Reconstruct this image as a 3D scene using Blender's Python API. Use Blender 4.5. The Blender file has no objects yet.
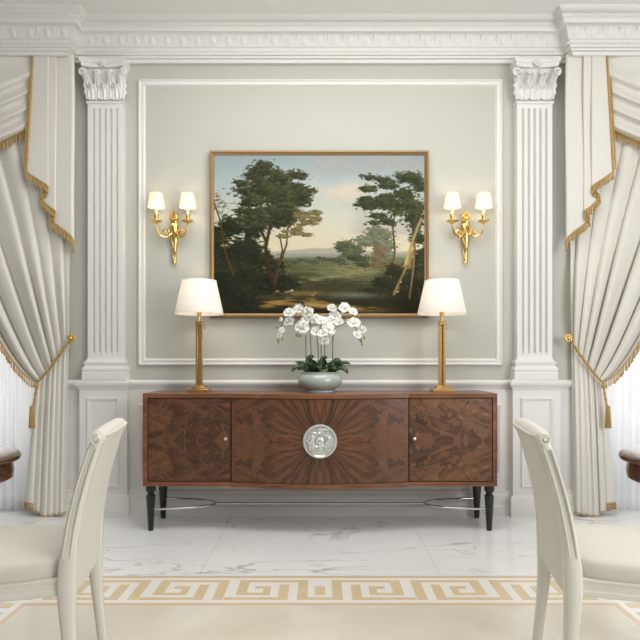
import bpy, bmesh, math, random
import numpy as np
from mathutils import Vector, Matrix, noise as mnoise

PI = math.pi
S = bpy.context.scene
C = S.collection

# ------------------------------------------------------------------ camera / light / exposure
EYE = 1.141
FPX = 540.0
def Pt(px, py, Z):                      # photo pixel + depth -> world point (used for measuring)
    return ((px - 320.0) * Z / FPX, Z, EYE - (py - 360.0) * Z / FPX)

cam_d = bpy.data.cameras.new('camera')
cam = bpy.data.objects.new('camera', cam_d); C.objects.link(cam)
cam.location = (0, 0, EYE); cam.rotation_euler = (PI / 2, 0, 0)
cam_d.sensor_width = 36.0; cam_d.lens = FPX / 640.0 * 36.0
cam_d.shift_y = 40.0 / 640.0
cam_d.clip_start = 0.05
S.camera = cam

W = bpy.data.worlds.new('world'); S.world = W; W.use_nodes = True
bg = W.node_tree.nodes['Background']
bg.inputs['Color'].default_value = (0.94, 0.97, 1.0, 1); bg.inputs['Strength'].default_value = 0.30

def area(name, loc, target, sx, sy, power, col):
    d = bpy.data.lights.new(name, 'AREA'); d.shape = 'RECTANGLE'; d.size = sx; d.size_y = sy
    d.energy = power; d.color = col
    o = bpy.data.objects.new(name, d); C.objects.link(o); o.location = loc
    v = Vector(target) - Vector(loc)
    o.rotation_euler = v.to_track_quat('-Z', 'Y').to_euler()
    return o
area('daylight_side', (3.9, -0.9, 2.2), (-0.3, 3.7, 1.3), 2.6, 2.4, 145, (0.975, 0.985, 1.0))
area('overhead_fill', (0, 2.5, 3.5), (0, 2.7, 0), 2.4, 1.2, 50, (0.985, 0.99, 1.0))  # added overhead fill that brightens the floor
area('ceiling_fill', (0, 0.9, 2.95), (0, 1.5, 4.0), 2.0, 1.0, 22, (1.0, 0.98, 0.95))  # added upward fill to lighten the ceiling, not a real lamp
area('daylight_left_window', (-2.9, 4.55, 1.9), (-2.9, 0, 1.2), 1.7, 3.0, 50, (1.0, 0.99, 0.97))
area('daylight_right_window', (2.9, 4.55, 1.9), (2.9, 0, 1.2), 1.7, 3.0, 60, (0.97, 0.99, 1.0))

S.view_settings.view_transform = 'Standard'
S.view_settings.look = 'None'
S.view_settings.exposure = -0.10
S.view_settings.gamma = 1.0
S.view_settings.use_curve_mapping = False

# ------------------------------------------------------------------ helpers
def lin(c):
    c = c / 255.0
    return c / 12.92 if c <= 0.04045 else ((c + 0.055) / 1.055) ** 2.4
def rgb(r, g, b): return (lin(r), lin(g), lin(b), 1.0)

class MB:
    def __init__(self): self.v = []; self.f = []; self.m = []
    def add(self, verts, faces, mi=0):
        b = len(self.v); self.v += [tuple(p) for p in verts]
        self.f += [tuple(i + b for i in f) for f in faces]; self.m += [mi] * len(faces)
        return self
    def box(self, x0, x1, y0, y1, z0, z1, mi=0):
        x0, x1 = min(x0, x1), max(x0, x1); y0, y1 = min(y0, y1), max(y0, y1); z0, z1 = min(z0, z1), max(z0, z1)
        v = [(x, y, z) for z in (z0, z1) for y in (y0, y1) for x in (x0, x1)]
        f = [(0, 2, 3, 1), (4, 5, 7, 6), (0, 1, 5, 4), (2, 6, 7, 3), (0, 4, 6, 2), (1, 3, 7, 5)]
        return self.add(v, f, mi)
    def rings(self, rings, cap=True, closed=False, mi=0):     # list of equal-length loops
        n = len(rings[0]); v = [p for r in rings for p in r]; f = []
        k = len(rings)
        for i in range(k if closed else k - 1):
            a = i * n; b = ((i + 1) % k) * n
            for j in range(n):
                j2 = (j + 1) % n
                f.append((a + j, a + j2, b + j2, b + j))
        if cap and not closed:
            f.append(tuple(reversed(range(n)))); f.append(tuple(range((k - 1) * n, k * n)))
        return self.add(v, f, mi)
    def lathe(self, prof, cx=0, cy=0, cz=0, n=32, sx=1, sy=1, mi=0, cap=True):   # prof [(r,z)]
        rs = [[(cx + r * sx * math.cos(2 * PI * j / n), cy + r * sy * math.sin(2 * PI * j / n), cz + z) for j in range(n)] for r, z in prof]
        return self.rings(rs, cap, False, mi)
    def tube(self, pts, r, n=8, closed=False, mi=0, flat=1.0):
        pts = [Vector(p) for p in pts]; k = len(pts)
        rr = r if callable(r) else (lambda t: r)
        rings = []; up = None
        for i, p in enumerate(pts):
            if closed: t = pts[(i + 1) % k] - pts[i - 1]
            else: t = pts[min(i + 1, k - 1)] - pts[max(i - 1, 0)]
            if t.length < 1e-9: t = Vector((0, 0, 1))
            t.normalize()
            if up is None:
                up = Vector((0, 1, 0)) if abs(t.y) < 0.9 else Vector((1, 0, 0))
            up = (up - t * up.dot(t))
            if up.length < 1e-6: up = t.orthogonal()
            up.normalize(); s = t.cross(up)
            R = rr(i / max(1, k - 1))
            rings.append([tuple(p + s * (R * math.cos(2 * PI * j / n)) + up * (R * flat * math.sin(2 * PI * j / n))) for j in range(n)])
        return self.rings(rings, True, closed, mi)
    def grid(self, fn, nu, nv, mi=0):
        v = [fn(i / nu, j / nv) for j in range(nv + 1) for i in range(nu + 1)]
        f = [(j * (nu + 1) + i, j * (nu + 1) + i + 1, (j + 1) * (nu + 1) + i + 1, (j + 1) * (nu + 1) + i) for j in range(nv) for i in range(nu)]
        return self.add(v, f, mi)
    def ball(self, c, r, n=12, m=8, sx=1, sy=1, sz=1, mi=0):
        prof = [(max(1e-5, r * math.sin(PI * i / m)), -r * math.cos(PI * i / m)) for i in range(m + 1)]
        return self.lathe([(a, b * sz) for a, b in prof], c[0], c[1], c[2], n, sx, sy, mi, True)
    def xform(self, fn): self.v = [tuple(fn(p)) for p in self.v]; return self
    def mirror(self, sg):
        if sg < 0:
            self.v = [(-x, y, z) for x, y, z in self.v]; self.f = [tuple(reversed(f)) for f in self.f]
        return self

ORG = {}
def obj(name, mb, mat, parent=None, smooth=35, bevel=0, solid=0, subsurf=0, recalc=True):
    o0 = ORG.get(parent.name, Vector((0, 0, 0))) if parent else Vector((0, 0, 0))
    me = bpy.data.meshes.new(name)
    me.from_pydata([tuple(Vector(p) - o0) for p in mb.v], [], mb.f)
    mats = mat if isinstance(mat, (list, tuple)) else [mat]
    for m in mats: me.materials.append(m)
    if len(mats) > 1: me.polygons.foreach_set('material_index', mb.m)
    me.validate()
    if recalc:
        bm = bmesh.new(); bm.from_mesh(me); bmesh.ops.recalc_face_normals(bm, faces=bm.faces); bm.to_mesh(me); bm.free()
    if smooth:
        me.polygons.foreach_set('use_smooth', [True] * len(me.polygons))
        if smooth < 180: me.set_sharp_from_angle(angle=math.radians(smooth))
    o = bpy.data.objects.new(name, me); C.objects.link(o)
    if parent:
        o.parent = parent; ORG[o.name] = o0
    if bevel:
        b = o.modifiers.new('bevel', 'BEVEL'); b.width = bevel; b.segments = 2; b.limit_method = 'ANGLE'; b.angle_limit = math.radians(40)
    if solid:
        b = o.modifiers.new('solid', 'SOLIDIFY'); b.thickness = solid; b.offset = 0
    if subsurf:
        b = o.modifiers.new('sub', 'SUBSURF'); b.levels = subsurf; b.render_levels = subsurf
    return o
def tag(o, label, cat, group=None, kind=None):
    o['label'] = label; o['category'] = cat
    if group: o['group'] = group
    if kind: o['kind'] = kind
    return o
def thing(name, label, cat, loc, group=None, local=False):
    o = bpy.data.objects.new(name, None); C.objects.link(o); o.location = loc; o.empty_display_size = 0.1
    tag(o, label, cat, group)
    ORG[o.name] = Vector((0, 0, 0)) if local else Vector(loc)
    return o
def struct(name, mb, mat, parent=None, **k):
    o = obj(name, mb, mat, parent, **k)
    if not parent: o['kind'] = 'structure'
    return o
def bez(p0, p1, p2, p3, n=16):
    out = []
    for i in range(n + 1):
        t = i / n; a = (1 - t) ** 3; b = 3 * t * (1 - t) ** 2; c = 3 * t * t * (1 - t); d = t ** 3
        out.append(tuple(a * p0[k] + b * p1[k] + c * p2[k] + d * p3[k] for k in range(len(p0))))
    return out
def lerp(a, b, t): return a + (b - a) * t
def interp(tab, t):
    if t <= tab[0][0]: return tab[0][1]
    for (a, va), (b, vb) in zip(tab, tab[1:]):
        if t <= b: 
            u = (t - a) / (b - a); return va + (vb - va) * u
    return tab[-1][1]
def smooth_interp(tab, t):
    xs = [a for a, _ in tab]; ys = [b for _, b in tab]; n = len(xs)
    if t <= xs[0]: return ys[0]
    if t >= xs[-1]: return ys[-1]
    for i in range(n - 1):
        if t <= xs[i + 1]:
            h = xs[i + 1] - xs[i]; u = (t - xs[i]) / h
            m0 = (ys[i + 1] - ys[max(i - 1, 0)]) / (xs[i + 1] - xs[max(i - 1, 0)]) * h
            m1 = (ys[min(i + 2, n - 1)] - ys[i]) / (xs[min(i + 2, n - 1)] - xs[i]) * h
            return (2*u**3-3*u*u+1)*ys[i] + (u**3-2*u*u+u)*m0 + (-2*u**3+3*u*u)*ys[i+1] + (u**3-u*u)*m1

# ------------------------------------------------------------------ materials
def newmat(name):
    m = bpy.data.materials.new(name); m.use_nodes = True
    nt = m.node_tree; b = nt.nodes['Principled BSDF']
    return m, nt, b
def simple(name, col, rough=0.5, metal=0.0, bump=0.0, bscale=60, var=0.0, vscale=4, coat=0, sheen=0, stretch=None):
    m, nt, b = newmat(name)
    b.inputs['Base Color'].default_value = col; b.inputs['Roughness'].default_value = rough; b.inputs['Metallic'].default_value = metal
    b.inputs['Coat Weight'].default_value = coat
    b.inputs['Sheen Weight'].default_value = sheen
    tc = nt.nodes.new('ShaderNodeTexCoord'); src = tc.outputs['Object']
    if stretch:
        mp = nt.nodes.new('ShaderNodeMapping'); mp.inputs['Scale'].default_value = stretch
        nt.links.new(src, mp.inputs['Vector']); src = mp.outputs['Vector']
    if bump:
        n = nt.nodes.new('ShaderNodeTexNoise'); n.inputs['Scale'].default_value = bscale; n.inputs['Detail'].default_value = 3
        nt.links.new(src, n.inputs['Vector'])
        bp = nt.nodes.new('ShaderNodeBump'); bp.inputs['Strength'].default_value = bump; bp.inputs['Distance'].default_value = 0.01
        nt.links.new(n.outputs['Fac'], bp.inputs['Height']); nt.links.new(bp.outputs['Normal'], b.inputs['Normal'])
    n2 = nt.nodes.new('ShaderNodeTexNoise'); n2.inputs['Scale'].default_value = vscale; n2.inputs['Detail'].default_value = 4
    nt.links.new(src, n2.inputs['Vector'])
    mx = nt.nodes.new('ShaderNodeMix'); mx.data_type = 'RGBA'
    v = max(var, 0.015)
    mx.inputs[6].default_value = tuple(c * (1 - v) for c in col[:3]) + (1,)
    mx.inputs[7].default_value = tuple(min(1, c * (1 + v)) for c in col[:3]) + (1,)
    nt.links.new(n2.outputs['Fac'], mx.inputs[0]); nt.links.new(mx.outputs[2], b.inputs['Base Color'])
    return m

M = {}
M['sage'] = simple('sage wall paint', rgb(186, 186, 175), 0.7, bump=0.02, bscale=200)
M['white'] = simple('white painted plaster', rgb(224, 222, 217), 0.5, bump=0.015, bscale=150)
M['wains'] = simple('white wainscot paint', rgb(218, 217, 211), 0.5)
M['ceil'] = simple('white ceiling paint', rgb(238, 237, 234), 0.8)
M['lacquer'] = simple('cream lacquer', rgb(222, 218, 207), 0.35, var=0.02)
M['uphol'] = simple('cream upholstery', rgb(214, 209, 197), 0.75, bump=0.08, bscale=900, var=0.02, sheen=0.2)
M['curtain'] = simple('ivory silk drapery', rgb(221, 217, 207), 0.62, bump=0.05, bscale=600, var=0.02, sheen=0.15)
M['curtain_in'] = M['curtain']
M['brass'] = simple('polished brass', rgb(214, 174, 112), 0.25, 1.0, var=0.05)
M['gilt'] = simple('gilt bronze', rgb(224, 188, 116), 0.25, 1.0, bump=0.1, bscale=120, var=0.1, vscale=40)
M['goldframe'] = simple('gilded frame wood', rgb(146, 118, 80), 0.42, 0.65, bump=0.08, bscale=80, var=0.12, vscale=20)
M['thread'] = simple('gold silk thread', rgb(184, 152, 90), 0.45, 0.3, bump=0.3, bscale=300, var=0.25, vscale=60)
M['black'] = simple('black lacquer', rgb(22, 22, 23), 0.28, var=0.05)
M['chrome'] = simple('polished steel', rgb(200, 200, 202), 0.12, 1.0)
M['celadon'] = simple('celadon glaze', rgb(170, 181, 172), 0.1, var=0.06, vscale=6, coat=0.5)
M['porcelain'] = simple('pale foot glaze', rgb(196, 205, 207), 0.25)
M['leaf'] = simple('orchid leaf', rgb(38, 60, 28), 0.3, var=0.3, vscale=12)
M['stem'] = simple('orchid stem', rgb(96, 104, 58), 0.5, var=0.15, vscale=20)
M['petal'] = simple('white orchid petal', rgb(244, 243, 238), 0.55, var=0.02)
M['lip'] = simple('yellow orchid lip', rgb(205, 188, 122), 0.5, var=0.2, vscale=60)
M['bud'] = simple('green orchid bud', rgb(150, 158, 92), 0.5, var=0.1)
M['soil'] = simple('potting moss', rgb(46, 48, 28), 0.9, bump=0.6, bscale=60, var=0.4, vscale=40)
M['inlay_gold'] = simple('gold marble inlay', rgb(222, 201, 162), 0.22, var=0.10, vscale=7)
M['inlay_white'] = simple('white marble inlay', rgb(240, 237, 230), 0.18, var=0.02)
M['inlay_rose'] = simple('rose marble inlay', rgb(222, 196, 164), 0.22, var=0.05)
M['crystal'] = simple('crystal knob', rgb(240, 238, 232), 0.05, 0.6)
M['candle'] = simple('ivory candle tube', rgb(245, 240, 226), 0.4)
M['glass_medal'] = simple('frosted pale glass', rgb(208, 211, 203), 0.13, 0.3, bump=0.05, bscale=50, var=0.05, vscale=30, coat=0.6)
M['dark'] = simple('cavity shade colour', rgb(24, 16, 12), 0.8)  # near-black colour stands in for shade inside the sideboard

def cream_marble():
    m, nt, b = newmat('cream marble'); b.inputs['Roughness'].default_value = 0.2
    tc = nt.nodes.new('ShaderNodeTexCoord')
    n = nt.nodes.new('ShaderNodeTexNoise'); n.inputs['Scale'].default_value = 1.6; n.inputs['Detail'].default_value = 6; n.inputs['Distortion'].default_value = 1.2
    nt.links.new(tc.outputs['Object'], n.inputs['Vector'])
    r = nt.nodes.new('ShaderNodeValToRGB'); e = r.color_ramp.elements
    e[0].position = 0.3; e[0].color = rgb(214, 206, 186); e[1].position = 0.7; e[1].color = rgb(230, 225, 210)
    nt.links.new(n.outputs['Fac'], r.inputs['Fac']); nt.links.new(r.outputs['Color'], b.inputs['Base Color'])
    return m
def math_node(nt, op, a, bb=None, clamp=False):
    n = nt.nodes.new('ShaderNodeMath'); n.operation = op; n.use_clamp = clamp
    for i, x in enumerate((a, bb)):
        if x is None: continue
        if isinstance(x, (int, float)): n.inputs[i].default_value = x
        else: nt.links.new(x, n.inputs[i])
    return n.outputs[0]
def white_marble():
    m, nt, b = newmat('white veined marble'); b.inputs['Roughness'].default_value = 0.13
    tc = nt.nodes.new('ShaderNodeTexCoord'); L = nt.links.new
    def vein(scale, width, rot, seed, dist):
        mp = nt.nodes.new('ShaderNodeMapping'); mp.inputs['Rotation'].default_value = (0, 0, rot); mp.inputs['Location'].default_value = (seed, seed * 1.7, 0)
        mp.inputs['Scale'].default_value = (0.55, 1.5, 1)
        L(tc.outputs['Object'], mp.inputs['Vector'])
        n = nt.nodes.new('ShaderNodeTexNoise'); n.inputs['Scale'].default_value = scale; n.inputs['Detail'].default_value = 5; n.inputs['Roughness'].default_value = 0.55
        n.inputs['Distortion'].default_value = dist
        L(mp.outputs['Vector'], n.inputs['Vector'])
        d = math_node(nt, 'ABSOLUTE', math_node(nt, 'SUBTRACT', n.outputs['Fac'], 0.5))
        return math_node(nt, 'SUBTRACT', 1.0, math_node(nt, 'DIVIDE', d, width), True)
    v1 = vein(1.1, 0.010, 0.5, 3.1, 0.6); v2 = vein(2.3, 0.008, -0.35, 8.3, 1.0)
    n = nt.nodes.new('ShaderNodeTexNoise'); n.inputs['Scale'].default_value = 1.3; n.inputs['Detail'].default_value = 5
    L(tc.outputs['Object'], n.inputs['Vector'])
    mask = math_node(nt, 'MULTIPLY', math_node(nt, 'SUBTRACT', n.outputs['Fac'], 0.42, True), 5.0, True)
    vv = math_node(nt, 'MULTIPLY', math_node(nt, 'MAXIMUM', v1, math_node(nt, 'MULTIPLY', v2, 0.6)), mask)
    r = nt.nodes.new('ShaderNodeValToRGB'); e = r.color_ramp.elements
    e[0].position = 0.3; e[0].color = rgb(232, 232, 231); e[1].position = 0.62; e[1].color = rgb(245, 244, 242)
    L(n.outputs['Fac'], r.inputs['Fac'])
    mx = nt.nodes.new('ShaderNodeMix'); mx.data_type = 'RGBA'
    L(math_node(nt, 'MULTIPLY', vv, 0.75), mx.inputs[0]); L(r.outputs['Color'], mx.inputs[6]); mx.inputs[7].default_value = rgb(126, 128, 134)
    # slab joints every 1.28 m across, 0.9 m in depth
    sp = nt.nodes.new('ShaderNodeSeparateXYZ'); L(tc.outputs['Object'], sp.inputs[0])
    jx = math_node(nt, 'ABSOLUTE', math_node(nt, 'SUBTRACT', math_node(nt, 'FRACT', math_node(nt, 'DIVIDE', sp.outputs[0], 1.28)), 0.5))
    jm = math_node(nt, 'LESS_THAN', jx, 0.0016)
    mj = nt.nodes.new('ShaderNodeMix'); mj.data_type = 'RGBA'
    L(math_node(nt, 'MULTIPLY', jm, 0.35), mj.inputs[0]); L(mx.outputs[2], mj.inputs[6]); mj.inputs[7].default_value = rgb(150, 150, 150)
    L(mj.outputs[2], b.inputs['Base Color'])
    return m
M['marble'] = white_marble(); M['cream'] = cream_marble()

def walnut(name, dark, mid, light, kind, ZM=0.607, xm=0.0, rough=0.33):
    """kind: 'burl' (book-matched about the mid height), 'burst' (sunburst round the middle), 'straight'."""
    m, nt, b = newmat(name); L = nt.links.new
    b.inputs['Roughness'].default_value = rough; b.inputs['Coat Weight'].default_value = 0.15; b.inputs['Coat Roughness'].default_value = 0.2
    tc = nt.nodes.new('ShaderNodeTexCoord'); sp = nt.nodes.new('ShaderNodeSeparateXYZ'); L(tc.outputs['Object'], sp.inputs[0])
    x = math_node(nt, 'SUBTRACT', sp.outputs[0], xm); z = math_node(nt, 'SUBTRACT', sp.outputs[2], ZM)
    def comb(a, c, d=0.0):
        n = nt.nodes.new('ShaderNodeCombineXYZ')
        for i, q in enumerate((a, c, d)):
            if isinstance(q, (int, float)): n.inputs[i].default_value = q
            else: L(q, n.inputs[i])
        return n.outputs[0]
    def ramp(f, stops):
        r = nt.nodes.new('ShaderNodeValToRGB'); e = r.color_ramp.elements
        e[0].position, e[0].color = stops[0]; e[1].position, e[1].color = stops[-1]
        for p, c in stops[1:-1]:
            q = e.new(p); q.color = c
        L(f, r.inputs['Fac']); return r.outputs['Color']
    def noise(vec, scale, detail=4, dist=0.0, rough=0.55):
        n = nt.nodes.new('ShaderNodeTexNoise'); n.inputs['Scale'].default_value = scale; n.inputs['Detail'].default_value = detail
        n.inputs['Distortion'].default_value = dist; n.inputs['Roughness'].default_value = rough
        L(vec, n.inputs['Vector']); return n.outputs['Fac']
    def mix(f, a, c):
        n = nt.nodes.new('ShaderNodeMix'); n.data_type = 'RGBA'
        if isinstance(f, (int, float)): n.inputs[0].default_value = f
        else: L(f, n.inputs[0])
        L(a, n.inputs[6]); L(c, n.inputs[7]); return n.outputs[2]
    def burl(u, w, seed):
        vec = comb(u, w, seed)
        big = noise(vec, 3.2, 3, 1.6)
        # curling bands: a noise read through another noise
        q = comb(math_node(nt, 'ADD', math_node(nt, 'MULTIPLY', u, 1.1), math_node(nt, 'MULTIPLY', big, 1.3)),
                 math_node(nt, 'ADD', math_node(nt, 'MULTIPLY', w, 1.9), math_node(nt, 'MULTIPLY', big, -0.9)), seed)
        band = noise(q, 4.6, 5, 1.1, 0.55)
        ripple = math_node(nt, 'ADD', math_node(nt, 'MULTIPLY', math_node(nt, 'SINE', math_node(nt, 'MULTIPLY', band, 40.0)), 0.05), band)
        fine = noise(q, 22, 4, 0.3, 0.6)
        f = math_node(nt, 'ADD', math_node(nt, 'MULTIPLY', ripple, 0.8), math_node(nt, 'MULTIPLY', fine, 0.34))
        return ramp(f, [(0.38, dark), (0.55, mid), (0.66, tuple(lerp(mid[i], light[i], .55) for i in range(3)) + (1,)), (0.80, light)])
    if kind == 'burl':
        col = burl(x, math_node(nt, 'ABSOLUTE', z), 4.7 + xm)
    elif kind == 'burst':
        th = math_node(nt, 'ARCTAN2', z, math_node(nt, 'ABSOLUTE', x))
        r = math_node(nt, 'SQRT', math_node(nt, 'ADD', math_node(nt, 'MULTIPLY', x, x), math_node(nt, 'MULTIPLY', z, z)))
        th = math_node(nt, 'ABSOLUTE', th)
        wob = noise(comb(math_node(nt, 'MULTIPLY', th, 1.2), math_node(nt, 'MULTIPLY', r, 3.0), 2.0), 2.0, 2)
        ray = noise(comb(math_node(nt, 'ADD', math_node(nt, 'MULTIPLY', th, 5.0), math_node(nt, 'MULTIPLY', wob, 1.2)), math_node(nt, 'MULTIPLY', r, 1.1), 1.0), 2.6, 5, 0.2, 0.6)
        rays = ramp(ray, [(0.34, dark), (0.5, mid), (0.68, light)])
        bur = burl(math_node(nt, 'ABSOLUTE', x), math_node(nt, 'ABSOLUTE', z), 9.1)
        f = math_node(nt, 'MULTIPLY', math_node(nt, 'SUBTRACT', math_node(nt, 'ADD', math_node(nt, 'ABSOLUTE', x), math_node(nt, 'MULTIPLY', wob, 0.1)), 0.27), 7.0, True)
        col = mix(f, rays, bur)
    else:
        vec = comb(math_node(nt, 'MULTIPLY', sp.outputs[0], 1.0), math_node(nt, 'MULTIPLY', sp.outputs[1], 14.0), math_node(nt, 'MULTIPLY', sp.outputs[2], 14.0))
        g = noise(vec, 2.2, 5, 0.6)
        col = ramp(g, [(0.3, dark), (0.5, mid), (0.72, light)])
    L(col, b.inputs['Base Color'])
    return m
M['burl_left'] = walnut('walnut burl veneer', rgb(38, 23, 14), rgb(86, 54, 33), rgb(128, 85, 53), 'burl', xm=-0.86)
M['burl_right'] = walnut('walnut burl veneer light', rgb(46, 30, 19), rgb(98, 65, 42), rgb(140, 98, 64), 'burl', xm=0.86)
M['burst'] = walnut('walnut sunburst veneer', rgb(44, 27, 17), rgb(90, 57, 36), rgb(128, 84, 53), 'burst')
M['walnut'] = walnut('walnut frame', rgb(90, 54, 33), rgb(120, 75, 46), rgb(142, 93, 58), 'straight')
M['mahogany'] = walnut('polished walnut table', rgb(70, 45, 33), rgb(90, 59, 43), rgb(112, 76, 56), 'straight', rough=0.17)

def lampshade(name, col, emit, es):
    m, nt, b = newmat(name); L = nt.links.new
    out = nt.nodes['Material Output']
    tr = nt.nodes.new('ShaderNodeBsdfTranslucent'); tr.inputs['Color'].default_value = col
    b.inputs['Base Color'].default_value = col; b.inputs['Roughness'].default_value = 0.8
    b.inputs['Emission Color'].default_value = emit; b.inputs['Emission Strength'].default_value = es
    tc = nt.nodes.new('ShaderNodeTexCoord'); n = nt.nodes.new('ShaderNodeTexNoise'); n.inputs['Scale'].default_value = 300
    L(tc.outputs['Object'], n.inputs['Vector'])
    bp = nt.nodes.new('ShaderNodeBump'); bp.inputs['Strength'].default_value = 0.05; L(n.outputs['Fac'], bp.inputs['Height']); L(bp.outputs['Normal'], b.inputs['Normal'])
    mx = nt.nodes.new('ShaderNodeMixShader'); mx.inputs[0].default_value = 0.4
    L(b.outputs[0], mx.inputs[1]); L(tr.outputs[0], mx.inputs[2]); L(mx.outputs[0], out.inputs['Surface'])
    return m
M['shade_table'] = lampshade('linen lamp shade', rgb(244, 240, 234), (1, 0.95, 0.89, 1), 0.05)
M['shade_sconce'] = lampshade('lit candle shade', rgb(248, 240, 222), (1, 0.90, 0.70, 1), 0.2)

def sheer_mat():
    m, nt, b = newmat('sheer voile'); L = nt.links.new; out = nt.nodes['Material Output']
    b.inputs['Base Color'].default_value = rgb(246, 247, 248); b.inputs['Roughness'].default_value = 0.9
    tr = nt.nodes.new('ShaderNodeBsdfTranslucent'); tr.inputs['Color'].default_value = rgb(250, 250, 250)
    tp = nt.nodes.new('ShaderNodeBsdfTransparent')
    a = nt.nodes.new('ShaderNodeMixShader'); a.inputs[0].default_value = 0.6
    L(b.outputs[0], a.inputs[1]); L(tr.outputs[0], a.inputs[2])
    c = nt.nodes.new('ShaderNodeMixShader'); c.inputs[0].default_value = 0.2
    tc = nt.nodes.new('ShaderNodeTexCoord'); n = nt.nodes.new('ShaderNodeTexNoise'); n.inputs['Scale'].default_value = 500
    L(tc.outputs['Object'], n.inputs['Vector']); bp = nt.nodes.new('ShaderNodeBump'); bp.inputs['Strength'].default_value = 0.05
    L(n.outputs['Fac'], bp.inputs['Height']); L(bp.outputs['Normal'], b.inputs['Normal'])
    L(a.outputs[0], c.inputs[1]); L(tp.outputs[0], c.inputs[2]); L(c.outputs[0], out.inputs['Surface'])
    return m
M['sheer'] = sheer_mat()
def glass_mat():
    m, nt, b = newmat('window glass'); L = nt.links.new; out = nt.nodes['Material Output']
    b.inputs['Base Color'].default_value = (1, 1, 1, 1); b.inputs['Roughness'].default_value = 0.02
    tp = nt.nodes.new('ShaderNodeBsdfTransparent'); mx = nt.nodes.new('ShaderNodeMixShader')
    fr = nt.nodes.new('ShaderNodeFresnel'); fr.inputs['IOR'].default_value = 1.45
    gl = nt.nodes.new('ShaderNodeBsdfGlossy'); gl.inputs['Roughness'].default_value = 0.02
    L(fr.outputs[0], mx.inputs[0]); L(tp.outputs[0], mx.inputs[1]); L(gl.outputs[0], mx.inputs[2]); L(mx.outputs[0], out.inputs['Surface'])
    return m
M['glass'] = glass_mat()

# ------------------------------------------------------------------ room shell
YW = 4.0
CEIL = 3.575
XO = 1.985          # inner edge of the window openings
XE = 3.95           # outer edge
def build_floor():
    mb = MB()
    # white marble slab, cut round the inlaid band so nothing overlaps
    xi, yi = 1.365, 2.505     # inner corner of the band (cream field inside)
    xo, yo = 1.715, 2.858     # outer corner
    z = 0.0
    def q(x0, x1, y0, y1, mi): mb.add([(x0, y0, z), (x1, y0, z), (x1, y1, z), (x0, y1, z)], [(0, 1, 2, 3)], mi)
    yf = -3.2
    q(-4.6, 4.6, yo, 4.3, 0); q(-4.6, -xo, yf, yo, 0); q(xo, 4.6, yf, yo, 0)
    q(-xi, xi, yf, yi, 1)
    q(-xo, xo, yi, yo, 2); q(-xo, -xi, yf, yi, 2); q(xi, xo, yf, yi, 2)
    mb.add([(-4.6, yf, -.06), (4.6, yf, -.06), (4.6, 4.3, -.06), (-4.6, 4.3, -.06)], [(0, 3, 2, 1)], 0)
    zt = 0.0012
    def bar(x0, x1, y0, y1, mi): mb.box(x0, x1, y0, y1, -.001, zt, mi)
    # border lines all round (outer, inner)
    t = 0.026
    for (ox, oy, mi) in ((xo - 0.006, yo - 0.006, 4), (xi + t + 0.004, yi + t + 0.004, 4)):
        bar(-ox, ox, oy - t, oy, mi)
        bar(-ox, -ox + t, yf, oy - t, mi); bar(ox - t, ox, yf, oy - t, mi)
    # running key along the far side, mirrored about the middle
    lo, hi = yi + 0.064, yo - 0.062
    u = (hi - lo) / 9.0
    KEY = ((0, .05, 0, 9), (.05, .35, 8, 9), (.30, .35, 2, 8), (.185, .30, 2, 3), (.185, .222, 3, 6), (.222, .265, 5, 6), (.095, .143, 0, 6.8), (.143, .40, 0, 1))
    for sx in (1, -1):                       # along the far side, mirrored about the middle
        for k in range(4):
            for (a0, a1, r0, r1) in KEY:
                X0, X1 = .06 + k * .405 + a0, .06 + k * .405 + a1
                if X0 > xo - .05: continue
                X1 = min(X1, xo - .05)
                bar(sx * X0, sx * X1, lo + r0 * u, lo + r1 * u, 3)
    bar(-0.06, 0.06, lo, lo + u, 3); bar(-.025, .025, lo + 2 * u, lo + 6 * u, 3)
    lx = xi + 0.064; ux = (xo - 0.062 - lx) / 9.0
    for sx in (1, -1):                       # down both sides
        for k in range(13):
            oy = yi + .03 - k * .405
            for (a0, a1, r0, r1) in KEY:
                bar(sx * (lx + r0 * ux), sx * (lx + r1 * ux), oy - a0, oy - a1, 3)
    o = struct('floor', mb, [M['marble'], M['cream'], M['inlay_white'], M['inlay_gold'], M['inlay_rose']], smooth=0, recalc=False)
build_floor()

mb = MB(); mb.box(-4.6, 4.6, -3.2, 4.3, CEIL, CEIL + .1); struct('ceiling', mb, M['ceil'], smooth=0)

mb = MB()
WT = 0.22
mb.box(-XO, XO, YW, YW + WT, 0, CEIL)
for s in (-1, 1):
    mb.box(s * XE, s * 4.6, YW, YW + WT, 0, CEIL)
    mb.box(s * XO, s * XE, YW, YW + WT, 3.34, CEIL)
wall = struct('wall_back', mb, M['sage'], smooth=0)

# wainscot skin below the chair rail + baseboard
mb = MB(); mb.box(-XO, XO, YW - .012, YW, 0.0, 0.985); struct('trim_1', mb, M['wains'], smooth=0)
def sweep_x(prof, x0, x1):            # prof: list (d, z) running along the wall
    mb = MB()
    mb.rings([[(x0, YW - d, z) for d, z in prof], [(x1, YW - d, z) for d, z in prof]], True)
    return mb
base_prof = [(0.012, 0), (.045, 0), (.045, .065), (.036, .075), (.036, .135), (.03, .15), (.022, .162), (.022, .175), (.012, .185)]
struct('baseboard_back', sweep_x(base_prof, -XO, XO), M['wains'])
rail_prof = [(0.01, .928), (.018, .932), (.022, .945), (.034, .955), (.04, .968), (.04, .978), (.03, .985), (.022, .992), (.01, .995)]
struct('trim_2', sweep_x(rail_prof, -XO, XO), M['white'])

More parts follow.
